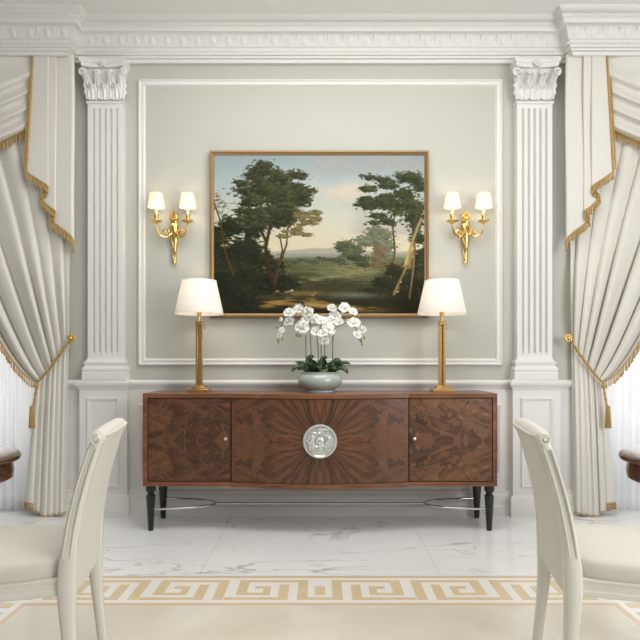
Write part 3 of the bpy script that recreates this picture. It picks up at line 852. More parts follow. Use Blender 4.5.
# ------------------------------------------------------------------ painting
def paint_canvas(W_, H_):
    rs = np.random.RandomState(11)
    img = np.zeros((H_, W_, 3))
    yy, xx = np.mgrid[0:H_, 0:W_]; U = xx / (W_ - 1); V = yy / (H_ - 1)
    def field(sc, seed, oct=4):
        r = np.random.RandomState(seed); out = np.zeros((H_, W_)); amp = 1
        for o in range(oct):
            n = int(sc * 2 ** o) + 2; g = r.rand(n + 1, n + 1)
            fx = U * (n - 1); fy = V * (n - 1); ix = fx.astype(int); iy = fy.astype(int)
            tx = fx - ix; ty = fy - iy; tx = tx * tx * (3 - 2 * tx); ty = ty * ty * (3 - 2 * ty)
            out += amp * ((g[iy, ix] * (1 - tx) + g[iy, ix + 1] * tx) * (1 - ty) + (g[iy + 1, ix] * (1 - tx) + g[iy + 1, ix + 1] * tx) * ty); amp *= .5
        return (out / 1.9)
    def blend(mask, col): img[:] = img * (1 - mask[..., None]) + np.array(col, float) * mask[..., None]
    def ss(a, b, x): t = np.clip((x - a) / (b - a), 0, 1); return t * t * (3 - 2 * t)
    sky = [(0, (138, 152, 154)), (.2, (164, 175, 172)), (.42, (190, 190, 174)), (.62, (208, 194, 160))]
    for c in range(3): img[..., c] = np.interp(V, [a for a, _ in sky], [b[c] for _, b in sky])
    f = field(3, 2, 5); cl = ss(.48, .75, f + .25 * np.exp(-((V - .06) / .07) ** 2) * ss(.3, .62, U)) 
    blend(cl * .55 * (V < .5), (160, 153, 148))
    cl = np.exp(-(((U - .62) / .13) ** 2 + ((V - .22) / .07) ** 2)) * ss(.3, .6, field(6, 9)); blend(cl * .9, (205, 188, 165))
    cl = np.exp(-(((U - .48) / .2) ** 2 + ((V - .45) / .12) ** 2)); blend(cl * .35, (214, 203, 176))
    # hills, sea, plain
    h = .60 - .045 * np.exp(-((U - .62) / .05) ** 2) - .02 * np.exp(-((U - .5) / .12) ** 2) + .006 * field(12, 4)
    blend(ss(0, .01, V - h) * .75, (150, 150, 140))
    blend(ss(.618, .626, V), (142, 144, 132)); blend(ss(.64, .66, V + .01 * field(10, 5)), (104, 106, 78))
    blend(ss(.68, .72, V + .03 * field(8, 6)) * .85, (84, 86, 56))
    md = np.exp(-(((U - .66) / .2) ** 2 + ((V - .72 - .1 * (.66 - U)) / .045) ** 2)); blend(md * .75, (136, 134, 92))
    blend(ss(.0, .05, V - (.78 + .05 * np.sin(U * 9 + 1) * .5 + .05 * field(6, 8) - .05)) * .85, (58, 56, 34))
    blend(ss(0, .06, V - (.86 + .04 * field(5, 13))) * .9, (44, 38, 22))
    def dab(u, v, ru, rv, col, a):
        x0, x1 = int((u - ru) * W_), int((u + ru) * W_) + 1; y0, y1 = int((v - rv) * H_), int((v + rv) * H_) + 1
        x0, y0 = max(0, x0), max(0, y0); x1, y1 = min(W_, x1), min(H_, y1)
        if x1 <= x0 or y1 <= y0: return
        du = (U[y0:y1, x0:x1] - u) / ru; dv = (V[y0:y1, x0:x1] - v) / rv
        m = np.clip(1.25 - (du * du + dv * dv), 0, 1) * a
        img[y0:y1, x0:x1] = img[y0:y1, x0:x1] * (1 - m[..., None]) + np.array(col) * m[..., None]
    def foliage(u, v, ru, rv, n, dark, light, size=.012, a=.8):
        for k in range(n):
            r = min(1.35, abs(rs.randn()) * .62); th = rs.rand() * 2 * PI
            du, dv = r * math.cos(th), r * math.sin(th)
            t = np.clip(.42 - .42 * dv + .22 * du + rs.randn() * .24, 0, 1) * (.3 + .7 * (k / n))
            col = [lerp(dark[i], light[i], t) for i in range(3)]
            s = size * (.35 + rs.rand() ** 2 * .75) * (1.25 - .45 * r)
            dab(u + du * ru, v + dv * rv, s * 1.25, s * .85, col, a)
    def clump(u, v, ru, rv, n, dark, light, size=.011, sub=10):
        for k in range(sub):
            th = rs.rand() * 2 * PI; r = math.sqrt(rs.rand()) * .8
            foliage(u + ru * r * math.cos(th), v + rv * r * math.sin(th), ru * .5, rv * .36, int(n * 2.2) // sub, dark, light, size)
    def trunk(pts, w0, w1, col, a=.9):
        pts = [np.array(p) for p in pts]; n = 60
        for k in range(n + 1):
            t = k / n * (len(pts) - 1); i = min(int(t), len(pts) - 2); p = pts[i] + (pts[i + 1] - pts[i]) * (t - i)
            w = lerp(w0, w1, k / n)
            dab(p[0], p[1], w, .012, [c * (.85 + .3 * rs.rand()) for c in col], a)
    DK, MD = (32, 35, 20), (92, 94, 54)
    # distance
    for k in range(14): foliage(.32 + .018 * k, .665 + .01 * rs.randn(), .02, .013, 22, (62, 68, 46), (100, 104, 72), .008)
    clump(.63, .615, .065, .085, 520, (58, 64, 44), (112, 116, 82), .010, 9)
    clump(.76, .56, .095, .11, 700, (82, 88, 68), (138, 142, 112), .011, 9)
    clump(.80, .645, .055, .075, 320, (92, 80, 56), (136, 116, 84), .009, 6)
    clump(.69, .66, .06, .05, 260, (48, 54, 36), (88, 94, 62), .009, 5)
    # left dark mass
    gt = field(18, 31); gt2 = np.repeat(field(5, 33)[:, :1] * 0 + 1, W_, 1)
    edge = .42 + .10 * np.sin(U * 22) * .4 + .16 * field(16, 41)
    blend(ss(0, .04, V - edge) * ss(.27, .2, U + .06 * field(14, 42)) * .95, (36, 38, 24))
    edge = .62 + .14 * field(14, 43)
    blend(ss(0, .04, V - edge) * ss(.8, .88, U + .06 * field(12, 44)) * .92, (40, 40, 26))
    for k in range(420):
        u, v = rs.rand(), .66 + .3 * rs.rand(); l = rs.rand()
        dab(u, v, .03 * rs.rand() + .008, .004, [lerp((40, 40, 24)[i], (128, 122, 78)[i], l * l * ss(1.0, .7, v) + .08 * l) for i in range(3)], .35)
    for k in range(60):
        t = rs.rand(); dab(.36 + .42 * t + .02 * rs.randn(), .80 - .07 * t + .008 * rs.randn(), .022, .005, (150, 146, 104), .3)
    for (u, v, ru, rv) in ((.04, .62, .12, .2), (.12, .55, .12, .17), (.16, .72, .15, .16), (.03, .85, .16, .18), (.30, .80, .12, .08)):
        clump(u, v, ru, rv, 520, (24, 28, 18), (58, 62, 36), .013, 8)
    trunk([(.0, .3), (.03, .42), (.05, .6), (.09, .75)], .003, .004, (78, 58, 32))
    for k in range(30): foliage(.03 + .04 * rs.randn(), .3 + .05 * rs.randn(), .02, .015, 5, (70, 70, 48), (110, 108, 74), .007, .6)
    # the big tree
    trunk([(.29, .82), (.255, .72), (.245, .58), (.265, .45), (.28, .25)], .014, .006, (52, 41, 26))
    trunk([(.25, .55), (.2, .42), (.16, .32)], .008, .004, (58, 44, 28)); trunk([(.26, .48), (.32, .36), (.36, .25)], .007, .004, (58, 44, 28))
    for (u, v, ru, rv, n) in ((.26, .12, .11, .09, 620), (.19, .2, .09, .09, 460), (.35, .17, .1, .08, 520), (.27, .27, .15, .1, 760), (.16, .33, .09, .08, 420), (.4, .26, .08, .07, 360), (.25, .4, .12, .08, 520), (.33, .36, .09, .06, 320), (.17, .43, .08, .06, 280)):
        clump(u, v, ru, rv, n, DK, MD, .011, 9)
    # slim golden tree
    trunk([(.29, .8), (.31, .68), (.325, .6), (.31, .5)], .006, .003, (76, 58, 34)); trunk([(.315, .68), (.345, .56), (.35, .46), (.39, .4)], .005, .0025, (76, 58, 34))
    for (u, v) in ((.42, .38), (.46, .36), (.44, .43), (.38, .47), (.41, .5), (.35, .5), (.47, .41)):
        clump(u, v, .045, .03, 150, (86, 78, 46), (146, 132, 84), .008, 5)
    # right group
    trunk([(.84, .78), (.86, .6), (.85, .45), (.87, .3)], .006, .004, (90, 72, 42)); trunk([(.98, .9), (.96, .7), (.95, .5), (.93, .3)], .008, .005, (72, 56, 34))
    trunk([(.87, .86), (.915, .68), (.945, .54), (.985, .4)], .011, .007, (172, 146, 92)); trunk([(.92, .84), (.93, .66), (.95, .6)], .006, .004, (140, 114, 70))
    for (u, v, ru, rv, n) in ((.77, .18, .09, .06, 380), (.72, .3, .06, .04, 180), (.80, .3, .1, .07, 420), (.93, .18, .1, .09, 560), (.9, .32, .11, .09, 560), (.97, .45, .07, .12, 420), (.8, .4, .07, .05, 200)):
        clump(u, v, ru, rv, n, (38, 44, 26), (88, 92, 54), .010, 8)
    trunk([(.87, .86), (.915, .68), (.945, .54), (.985, .4)], .008, .005, (182, 156, 102), .7)
    for (u, v, ru, rv) in ((.9, .78, .12, .1), (.99, .72, .06, .14), (.8, .82, .1, .06)): clump(u, v, ru, rv, 420, (30, 32, 20), (70, 70, 40), .011, 8)
    trunk([(.855, .88), (.875, .82), (.91, .72), (.93, .64), (.945, .53), (.965, .46), (.985, .4)], .007, .004, (150, 128, 84), .6); trunk([(.93, .9), (.95, .7), (.955, .55)], .006, .004, (120, 98, 60), .8)
    for k in range(90):
        t = rs.rand(); dab(.24 + .52 * t, .955 - .03 * math.sin(t * 5) + .012 * rs.randn(), .02 + .02 * rs.rand(), .006, [(176, 140, 76), (120, 94, 48), (150, 118, 62)][k % 3], .5)
    # ground: pool, lit bank, cattle, foreground shade
    blend(np.exp(-(((U - .66) / .11) ** 2 + ((V - .885) / .018) ** 2)) * .75, (112, 118, 112))
    bank = np.exp(-((V - (.955 - .03 * np.sin(U * 5 + .5))) / .016) ** 2) * ss(.22, .4, U) * ss(.95, .65, U) * ss(.3, .6, field(14, 21)); blend(bank * .95, (176, 142, 78))
    blend(np.exp(-(((U - .42) / .14) ** 2 + ((V - .875) / .016) ** 2)) * ss(.35, .6, field(20, 22)) * .8, (134, 108, 60))
    for (u, v) in ((.30, .86), (.345, .865), (.36, .86), (.47, .885), (.48, .87)):
        dab(u, v, .012, .009, (150, 120, 84), .8)
    dab(.475, .855, .004, .02, (96, 62, 40), .9); dab(.37, .855, .009, .006, (206, 190, 160), .9)
    blend(ss(.95, 1.02, V) * .8, (34, 28, 18)); blend(ss(.1, -.02, U) * ss(.6, .9, V) * .6, (26, 24, 16)); 
    img[:] = img * (0.93 + .14 * rs.rand(H_, W_, 1) * .5 + .035)
    return np.clip(img, 0, 255)

def painting():
    Zf = 3.955
    a = Pt(209.5, 150.5, Zf); b = Pt(429, 317.5, Zf)
    x0, x1, zt, zb = a[0], b[0], a[2], b[2]
    root = thing('framed_painting', 'large landscape painting of trees in a slim gilt frame above the sideboard', 'painting', ((x0 + x1) / 2, 3.98, zb))
    pr = [(0, -.045), (0, 0), (.004, .004), (.012, .004), (.016, 0), (.024, -.008), (.03, -.010), (.033, -.016), (.033, -.045)]
    obj('frame', rect_frame(x0, x1, zb, zt, pr, Zf), M['goldframe'], root, smooth=30)
    W_, H_ = 340, 258
    img = paint_canvas(W_, H_)
    i0 = .03; X0, X1, Z1, Z0 = x0 + i0, x1 - i0, zt - i0, zb + i0
    mb = MB(); yc = Zf + .014
    for j in range(H_ + 1):
        z = lerp(Z1, Z0, j / H_)
        for i in range(W_ + 1): mb.v.append((lerp(X0, X1, i / W_), yc, z))
    for j in range(H_):
        for i in range(W_):
            k = j * (W_ + 1) + i; mb.f.append((k, k + W_ + 1, k + W_ + 2, k + 1)); mb.m.append(0)
    n = len(mb.v)
    mb.add([(X0, Zf + .044, Z0), (X1, Zf + .044, Z0), (X1, Zf + .044, Z1), (X0, Zf + .044, Z1)], [(0, 1, 2, 3)])
    m, nt, bs = newmat('oil paint'); bs.inputs['Roughness'].default_value = .55; bs.inputs['Specular IOR Level'].default_value = .12
    at = nt.nodes.new('ShaderNodeAttribute'); at.attribute_name = 'pigment'
    nt.links.new(at.outputs['Color'], bs.inputs['Base Color'])
    cv = obj('canvas', mb, m, root, smooth=0, recalc=False)
    ca = cv.data.color_attributes.new('pigment', 'FLOAT_COLOR', 'CORNER')
    s = img.reshape(-1, 3) / 255.0
    l = np.where(s <= .04045, s / 12.92, ((s + .055) / 1.055) ** 2.4)
    col = np.ones((len(cv.data.loops), 4), dtype=np.float32); col[:, :3] = .1
    col[:W_ * H_ * 4, :3] = np.repeat(l, 4, axis=0)
    ca.data.foreach_set('color', col.ravel())
painting()

# ------------------------------------------------------------------ table lamps
def table_lamp():
    X, Y, Z0 = 0, 0, 0
    root = thing('table_lamp', '', 'lamp', (0, 0, 0), 'brass table lamps on the sideboard', local=True)
    mb = MB(); mb.box(-.073, .073, -.055, .055, 0, .02); mb.box(-.05, .05, -.04, .04, .02, .032); mb.box(-.04, .04, -.034, .034, .032, .042)
    obj('base', mb, M['brass'], root, bevel=.002)
    mb = MB()
    for x in (-.0155, .0155):
        mb.box(x - .008, x + .008, -.012, .012, .042, .462)
    mb.box(-.0075, .0075, .002, .008, .042, .462)
    obj('column', mb, M['brass'], root, bevel=.002)
    mb = MB(); mb.box(-.027, .027, -.02, .02, .462, .469); mb.box(-.019, .019, -.015, .015, .469, .486); mb.box(-.029, .029, -.022, .022, .486, .493)
    obj('capital', mb, M['brass'], root, bevel=.0015)
    mb = MB(); mb.lathe([(.009, .49), (.009, .53), (.017, .535), (.017, .655), (.012, .66)], 0, 0, 0, 16)
    mb.tube([(0.016, 0, .56), (.05, 0, .57), (.055, 0, .66), (.02, 0, .763)], .002, 6); mb.tube([(-.016, 0, .56), (-.05, 0, .57), (-.055, 0, .66), (-.02, 0, .763)], .002, 6)
    obj('socket', mb, M['brass'], root)
    mb = MB(); mb.lathe([(.01, .66), (.02, .675), (.026, .70), (.02, .722), (.003, .733)], 0, 0, 0, 16)
    obj('bulb', mb, M['bulb'], root)
    mb = MB(); mb.tube([(-.034, -.0, .476), (-.036, 0, .44)], .0016, 6); mb.ball((-.036, 0, .436), .005, 8, 6); mb.xform(lambda p: (-p[0], p[1], p[2])); obj('pull_chain', mb, M['brass'], root)
    mb = MB()
    prof = [(.164, .524), (.122, .782)]
    n = 64; rs = []
    for r, z in ((.1660, .540), (.1672, .540), (.1672, .546), (.1662, .548), (.1178, .766), (.1188, .768), (.1188, .773), (.1170, .773), (.1165, .766), (.1650, .546)):
        rs.append([(r * math.cos(2 * PI * j / n), r * math.sin(2 * PI * j / n), z) for j in range(n)])
    mb.rings(rs, False, True)
    sh = obj('lamp_shade', mb, M['shade_table'], root)
    mb = MB(); mb.tube([(0, -.117, .766), (0, 0, .762), (0, .117, .766)], .002, 6); mb.tube([(-.117, 0, .766), (0, 0, .762), (.117, 0, .766)], .002, 6); mb.ball((0, 0, .768), .007, 10, 8)
    obj('shade_fitter', mb, M['brass'], root)
    return root
def bulb_mat():
    m, nt, b = newmat('lamp bulb'); b.inputs['Base Color'].default_value = (1, .95, .85, 1); b.inputs['Emission Color'].default_value = (1, .86, .66, 1); b.inputs['Emission Strength'].default_value = 1.5
    tp = nt.nodes.new('ShaderNodeBsdfTransparent'); mx = nt.nodes.new('ShaderNodeMixShader'); mx.inputs[0].default_value = 0.85
    nt.links.new(b.outputs[0], mx.inputs[1]); nt.links.new(tp.outputs[0], mx.inputs[2]); nt.links.new(mx.outputs[0], nt.nodes['Material Output'].inputs['Surface'])
    return m
M['bulb'] = bulb_mat()
def point(name, loc, e, parent=None, rad=.03, col=(1, .84, .62)):
    d = bpy.data.lights.new(name, 'POINT'); d.energy = e; d.color = col; d.shadow_soft_size = rad
    o = bpy.data.objects.new(name, d); C.objects.link(o); o.location = loc; return o
def copy_tree(o, parent=None):
    c = o.copy(); C.objects.link(c)
    if parent: c.parent = parent
    for ch in list(o.children): copy_tree(ch, c)
    return c
lamp = table_lamp()
lamp.location = (-.84, 3.757, .9205); lamp['label'] = 'brass table lamp with white shade on the sideboard, under the left sconce'
lamp2 = copy_tree(lamp); lamp2.location = (.847, 3.757, .9205); lamp2['label'] = 'brass table lamp with white shade on the sideboard, under the right sconce'
for x in (-.84, .847): point('lamp_light', (x, 3.757, .9205 + .70), 1.6, rad=.025, col=(1, .9, .76))

# ------------------------------------------------------------------ sconces
def sconce():
    root = thing('wall_sconce', '', 'wall light', (0, 0, 0), 'gilt two arm wall sconces', local=True)
    # local: wall at y=0 (towards -y into room), z=0 at y px 236
    mb = MB()
    k = 1 / 136.4
    # backplate spine, tapering
    prof = [(.004, -.205), (.012, -.2), (.016, -.19), (.011, -.178), (.015, -.165), (.012, -.15), (.017, -.1), (.023, -.04), (.03, .03), (.034, .075), (.026, .095), (.02, .1)]
    mb.lathe(prof, 0, -.02, 0, 16, 1, .75)
    for j in range(3):
        pts = []
        for q in range(40):
            t = q / 39; z = lerp(-.19, .085, t); r = interp([(a[1], a[0]) for a in prof], z) * .9
            a = -PI / 2 + (1 - t) ** 1.5 * 4.2 + j * 2 * PI / 3
            pts.append((r * math.cos(a), -.02 + r * .85 * math.sin(a), z))
        mb.tube(pts, lambda t: .004 + .003 * t, 7)
    obj('backplate', mb, M['gilt'], root)
    mb = MB(); 
    mb.ball((0, -.028, .14), .03, 18, 12, 1, .55, 1.05)
    mb.tube([(.031 * math.cos(2 * PI * q / 24), -.03, .14 + .031 * math.sin(2 * PI * q / 24)) for q in range(24)], .005, 6, closed=True)
    for q in range(10):
        a = 2 * PI * q / 10; mb.ball((.017 * math.cos(a), -.046, .14 + .018 * math.sin(a)), .006, 8, 6)
    mb.lathe([(.026, .094), (.03, .1), (.03, .108), (.022, .112)], 0, -.022, 0, 16, 1, .7)
    for a in (-.5, 0, .5): mb.tube([(0, -.028, .168), (.012 * math.sin(a), -.03, .18), (.03 * math.sin(a), -.03, .205 - .03 * abs(a))], lambda t: .0065 * (1 - .8 * t), 6)
    obj('rosette', mb, M['gilt'], root)
    for s in (-1, 1):
        mb = MB(); ax, ay = s * .114, -.085
        arm = bez((s * .012, -.03, .03), (s * .05, -.05, -.028), (s * .095, -.08, -.02), (ax - s * .010, ay, .03), 20) + bez((ax - s * .010, ay, .03), (ax - s * .002, ay, .05), (ax, ay, .065), (ax, ay, .085), 8)[1:]
        mb.tube(arm, lambda t: .0075 - .002 * t, 9)
        sc = []
        for q in range(40):
            t = q / 39; th = -.9 * PI / 2 - t * 3.6 * PI * .9; r = .034 * (1 - .8 * t)
            sc.append((s * (.058 - r * math.cos(th) * -1), -.055, .02 + r * math.sin(th)))
        mb.tube(sc, lambda t: .0055 - .003 * t, 7); mb.ball((s * .058, -.056, 0.02), .009, 8, 6)
        mb.tube(bez((s * .03, -.04, .01), (s * .05, -.05, .05), (s * .06, -.055, .06), (s * .075, -.06, .045), 8), lambda t: .005 * (1 - .6 * t), 6)
        ar = obj('arm', mb, M['gilt'], root)
        mb = MB(); mb.lathe([(.006, .078), (.012, .082), (.03, .090), (.042, .097), (.042, .1), (.028, .096), (.014, .096), (.012, .104), (.015, .125), (.018, .146), (.016, .15)], ax, ay, 0, 20)
        obj('drip_pan', mb, M['gilt'], ar)
        mb = MB(); mb.lathe([(.0115, .148), (.0115, .202), (.011, .204)], ax, ay, 0, 14); obj('candle', mb, M['candle'], ar)
        mb = MB(); n = 40; rs = []
        for r, z in ((.0592, .196), (.0604, .196), (.0604, .2), (.0594, .202), (.0462, .290), (.0472, .292), (.0472, .295), (.0458, .295), (.0454, .290), (.0582, .202)):
            rs.append([(ax + r * math.cos(2 * PI * j / n), ay + r * math.sin(2 * PI * j / n), z) for j in range(n)])
        mb.rings(rs, False, True); sh = obj('lamp_shade', mb, M['shade_sconce'], root); sh['label'] = 'glowing ivory fabric shade'
        mb = MB(); mb.lathe([(.009, .2), (.014, .215), (.016, .228), (.010, .245), (.002, .262)], ax, ay, 0, 12); obj('bulb', mb, M['bulb'], sh)
        mb = MB()
        for a in (0, PI / 2): mb.tube([(ax + .0455 * math.cos(a), ay + .0455 * math.sin(a), .290), (ax, ay, .28), (ax - .0455 * math.cos(a), ay - .0455 * math.sin(a), .290)], .0014, 6)
        mb.tube([(ax, ay, .26), (ax, ay, .28)], .0016, 6)
        obj('shade_fitter', mb, M['brass'], sh)
    return root
sc1 = sconce()
zs = EYE + 124 / 136.4
sc1.location = (-1.072, 3.997, zs); sc1['label'] = 'gilt double-arm wall sconce with glowing shades, left of the painting'
sc2 = copy_tree(sc1); sc2.location = (1.072, 3.997, zs); sc2['label'] = 'gilt double-arm wall sconce with glowing shades, right of the painting'
for X in (-1.072, 1.072):
    for s in (-1, 1): point('sconce_light', (X + s * .114, 3.912, zs + .245), 0.6, rad=.015, col=(1, .88, .7))

# ------------------------------------------------------------------ potted orchid
def orchid():
    Y0, Z0 = 3.725, .9205
    root = thing('potted_orchid', 'white moth orchids in a low celadon bowl at the middle of the sideboard', 'orchid', (0, Y0, Z0))
    mb = MB()
    mb.lathe([(.086, .0), (.09, .003), (.09, .010), (.096, .016), (.122, .03), (.143, .05), (.152, .075), (.149, .098), (.138, .116), (.128, .124), (.129, .131), (.133, .136), (.130, .138), (.123, .134), (.121, .124), (.13, .11), (.12, .04), (.05, .025), (.001, .024)], 0, Y0, Z0, 64)
    bowl = obj('bowl', mb, M['celadon'], root)
    mb = MB(); mb.lathe([(.09, .0005), (.0925, .001), (.0925, .011), (.09, .0125)], 0, Y0, Z0, 48, cap=False); obj('foot_ring', mb, M['porcelain'], bowl)
    mb = MB(); mb.lathe([(.124, .105), (.121, .116), (.07, .122), (.001, .125)], 0, Y0, Z0, 40); obj('moss', mb, M['soil'], root)
    rnd = random.Random(8)
    Zp = 3.725
    def cp(X, Y, dy=0): return Pt(260 + X / 5.3333, 290 + Y / 5.3333, Zp + dy)
    # strap leaves: (root X, tip X, tip Y, mid Y, width, dy)
    leaves = [((262, 438), (215, 380), (170, 437), .026, -.03), ((268, 435), (225, 385), (190, 388), .024, .03), ((275, 438), (262, 350), (285, 362), .036, -.02),
              ((300, 440), (290, 395), (322, 402), .03, -.07), ((335, 440), (330, 355), (358, 366), .03, .0), ((335, 440), (335, 395), (345, 458), .034, -.11),
              ((370, 440), (360, 380), (392, 410), .03, -.06), ((385, 440), (400, 360), (430, 384), .03, .01), ((390, 438), (435, 370), (480, 398), .022, .03), ((395, 438), (440, 395), (468, 448), .024, -.05),
              ((310, 438), (300, 385), (262, 400), .03, -.04), ((255, 440), (235, 400), (205, 430), .024, .06), ((350, 440), (372, 395), (405, 428), .028, -.09)]
    for (a, c, e, w, dy) in leaves:
        p0 = Vector(cp(a[0], a[1], dy * .4)); p1 = Vector(cp(c[0], c[1], dy * .8)); p2 = Vector(cp(e[0], e[1], dy))
        mb = MB()
        def fn(u, v):
            p = p0 * (1 - v) ** 2 + p1 * 2 * v * (1 - v) + p2 * v * v
            t = ((p1 - p0) * (1 - v) + (p2 - p1) * v).normalized()
            sd = t.cross(Vector((0, -.6, .8)))
            if sd.length < .2: sd = Vector((1, 0, 0))
            sd.normalize(); nn = sd.cross(t)
            ww = w * (math.sin(PI * (.12 + .88 * v)) ** .6) * (1 if v < .97 else .6)
            uu = u * 2 - 1
            q = p + sd * uu * ww + nn * (.28 * w * uu * uu)
            return tuple(q)
        mb.grid(fn, 6, 16); obj('leaf', mb, M['leaf'], root, solid=.0025, smooth=180)
    # spikes
    spikes = [[(280, 430), (268, 250), (262, 140), (205, 75), (140, 140), (112, 200), (98, 285)],
              [(245, 430), (245, 280), (240, 190), (225, 150), (205, 180), (200, 240)],
              [(310, 430), (310, 320), (302, 230), (300, 140), (322, 125)],
              [(328, 430), (326, 300), (324, 200), (318, 120)],
              [(345, 430), (345, 330), (350, 260), (362, 190), (380, 150)],
              [(388, 430), (390, 260), (400, 200), (425, 160), (440, 90)],
              [(388, 430), (388, 300), (395, 215), (450, 180), (500, 195), (535, 245), (545, 292)]]
    for i, sp in enumerate(spikes):
        pts = []
        ts = [k / (len(sp) - 1) for k in range(len(sp))]
        for k in range(41):
            t = k / 40; pts.append(cp(smooth_interp(list(zip(ts, [p[0] for p in sp])), t), smooth_interp(list(zip(ts, [p[1] for p in sp])), t), -.02 * math.sin(t * 3 + i) + (i % 3 - 1) * .025))
        mb = MB(); mb.tube(pts, lambda t: .0036 * (1 - .5 * t), 7); obj('stem', mb, M['stem'], root)
    def flower(c, size, yaw, pitch, roll):
        R = Matrix.Rotation(yaw, 4, 'Z') @ Matrix.Rotation(pitch, 4, 'X') @ Matrix.Rotation(roll, 4, 'Y')
        c = Vector(c)
        mb = MB(); r = size / 2
        def petal(ang, ln, wd, cup, lift):
            def fn(u, v):
                uu = u * 2 - 1
                w = wd * math.sin(PI * (.06 + .94 * v) ** .8) ** .75 * (1 if v < .985 else .5)
                x = uu * w; z = ln * (v - .03 * uu * uu)
                y = -cup * (uu * uu * w * 1.2) + lift * v * v * ln - .06 * ln * math.sin(PI * v) - lift * .5 * ln
                ca, sa = math.cos(ang), math.sin(ang)
                p = Vector((x * ca + z * sa, y, -x * sa + z * ca))
                return tuple(c + R @ p)
            mb.grid(fn, 6, 8)
        for a in (0, 2.2, -2.2): petal(a, r * 1.0, r * .42, .5, .12)
        for a in (1.35, -1.35): petal(a, r * 1.08, r * .68, .3, .02)
        fl = obj('flower', mb, M['petal'], root, solid=.0012, smooth=180)
        lb = MB()
        lb.ball((0, -.16 * r, -.05 * r), .1 * r, 8, 6, 1, 1.4, 1)
        lb.tube([(0, -.1 * r, -.1 * r), (0, -.28 * r, -.22 * r), (0, -.2 * r, -.42 * r)], lambda t: r * (.14 - .1 * t), 7)
        for s in (-1, 1): lb.tube([(0, -.12 * r, -.1 * r), (s * .14 * r, -.26 * r, -.06 * r), (s * .17 * r, -.26 * r, .06 * r)], lambda t: r * (.09 - .05 * t), 6)
        lb.xform(lambda p: tuple(c + R @ Vector(p)))
        o = obj('lip', lb, M['lip'], fl); o['label'] = 'yellow centre lip'
    FL = [(205, 105, 66), (255, 120, 66), (155, 123, 56), (155, 172, 60), (225, 202, 80), (117, 215, 36), (104, 243, 34), (297, 160, 66), (305, 222, 66), (365, 210, 74), (343, 272, 52),
          (400, 140, 62), (384, 98, 48), (450, 98, 66), (495, 118, 50), (420, 172, 52), (500, 178, 66), (545, 213, 46), (518, 240, 46), (362, 172, 62), (325, 165, 56), (240, 165, 50), (335, 232, 54), (180, 110, 40), (470, 175, 44), (112, 158, 26)]
    for i, (X, Y, s) in enumerate(FL):
        yaw = (X - 320) / 320 * .7 + rnd.uniform(-.3, .3)
        flower(cp(X, Y, -.04 + rnd.uniform(-.045, .045)), s / 5.3333 / 145.0 * 1.12, yaw, rnd.uniform(-.35, .2), rnd.uniform(-.4, .4))
    for (X, Y, s) in ((95, 268, 12), (99, 285, 10), (121, 262, 13), (195, 243, 13), (213, 244, 13), (540, 272, 13), (545, 292, 11), (556, 253, 15), (90, 196, 14), (527, 138, 14), (124, 205, 12), (530, 262, 12), (345, 292, 10)):
        mb = MB(); mb.ball(cp(X, Y, -.02 + rnd.uniform(-.01, .01)), s / 2 / 5.3333 / 145.0, 10, 8, 1, 1, 1.35); obj('bud', mb, M['bud'], root)
orchid()

# ------------------------------------------------------------------ dining tables
def dining_table(s, label):
    a_, b_ = .95, .45; cx, cy = -1.247 - a_, 2.2
    root = thing('dining_table', label, 'table', mir((cx, cy, 0), s), 'oval walnut dining tables')
    n = 96
    def ring(ins, z): return [(cx + (a_ - ins) * math.cos(2 * PI * j / n), cy + (b_ - ins) * math.sin(2 * PI * j / n), z) for j in range(n)]
    def put(nm, mb, m='mahogany', **k): mb.mirror(-s); return obj(nm, mb, M[m], root, **k)
    mb = MB(); mb.rings([ring(i, z) for i, z in ((.05, .722), (.012, .722), (.003, .727), (0, .735), (.002, .744), (.008, .749), (.02, .7505), (.2, .7505))], True); put('table_top', mb)
    mb = MB(); mb.rings([ring(i, z) for i, z in ((.045, .722), (.035, .715), (.028, .68), (.032, .65), (.05, .64), (.06, .634), (.2, .634))], True); put('apron', mb)
    mb = MB(); 
    mb.lathe([(.11, .634), (.11, .6), (.07, .57), (.06, .5), (.085, .4), (.1, .33), (.09, .26), (.06, .22), (.11, .18), (.12, .12), (.1, .1)], cx, cy, 0, 40); put('pedestal', mb)
    for k in range(4):
        th = PI / 4 + k * PI / 2; c, q = math.cos(th), math.sin(th)
        mb = MB(); pts = bez((cx + .06 * c, cy + .06 * q, .16), (cx + .2 * c, cy + .2 * q, .2), (cx + .28 * c, cy + .28 * q, .06), (cx + .44 * c, cy + .4 * q, .03), 14)
        mb.tube(pts, lambda t: .04 - .012 * t, 10); mb.xform(lambda p: (p[0], p[1], max(p[2], 0.0))); put('leg', mb)
dining_table(-1, 'dark walnut dining table whose rounded end shows behind the left chair')
dining_table(1, 'dark walnut dining table whose rounded end shows behind the right chair')

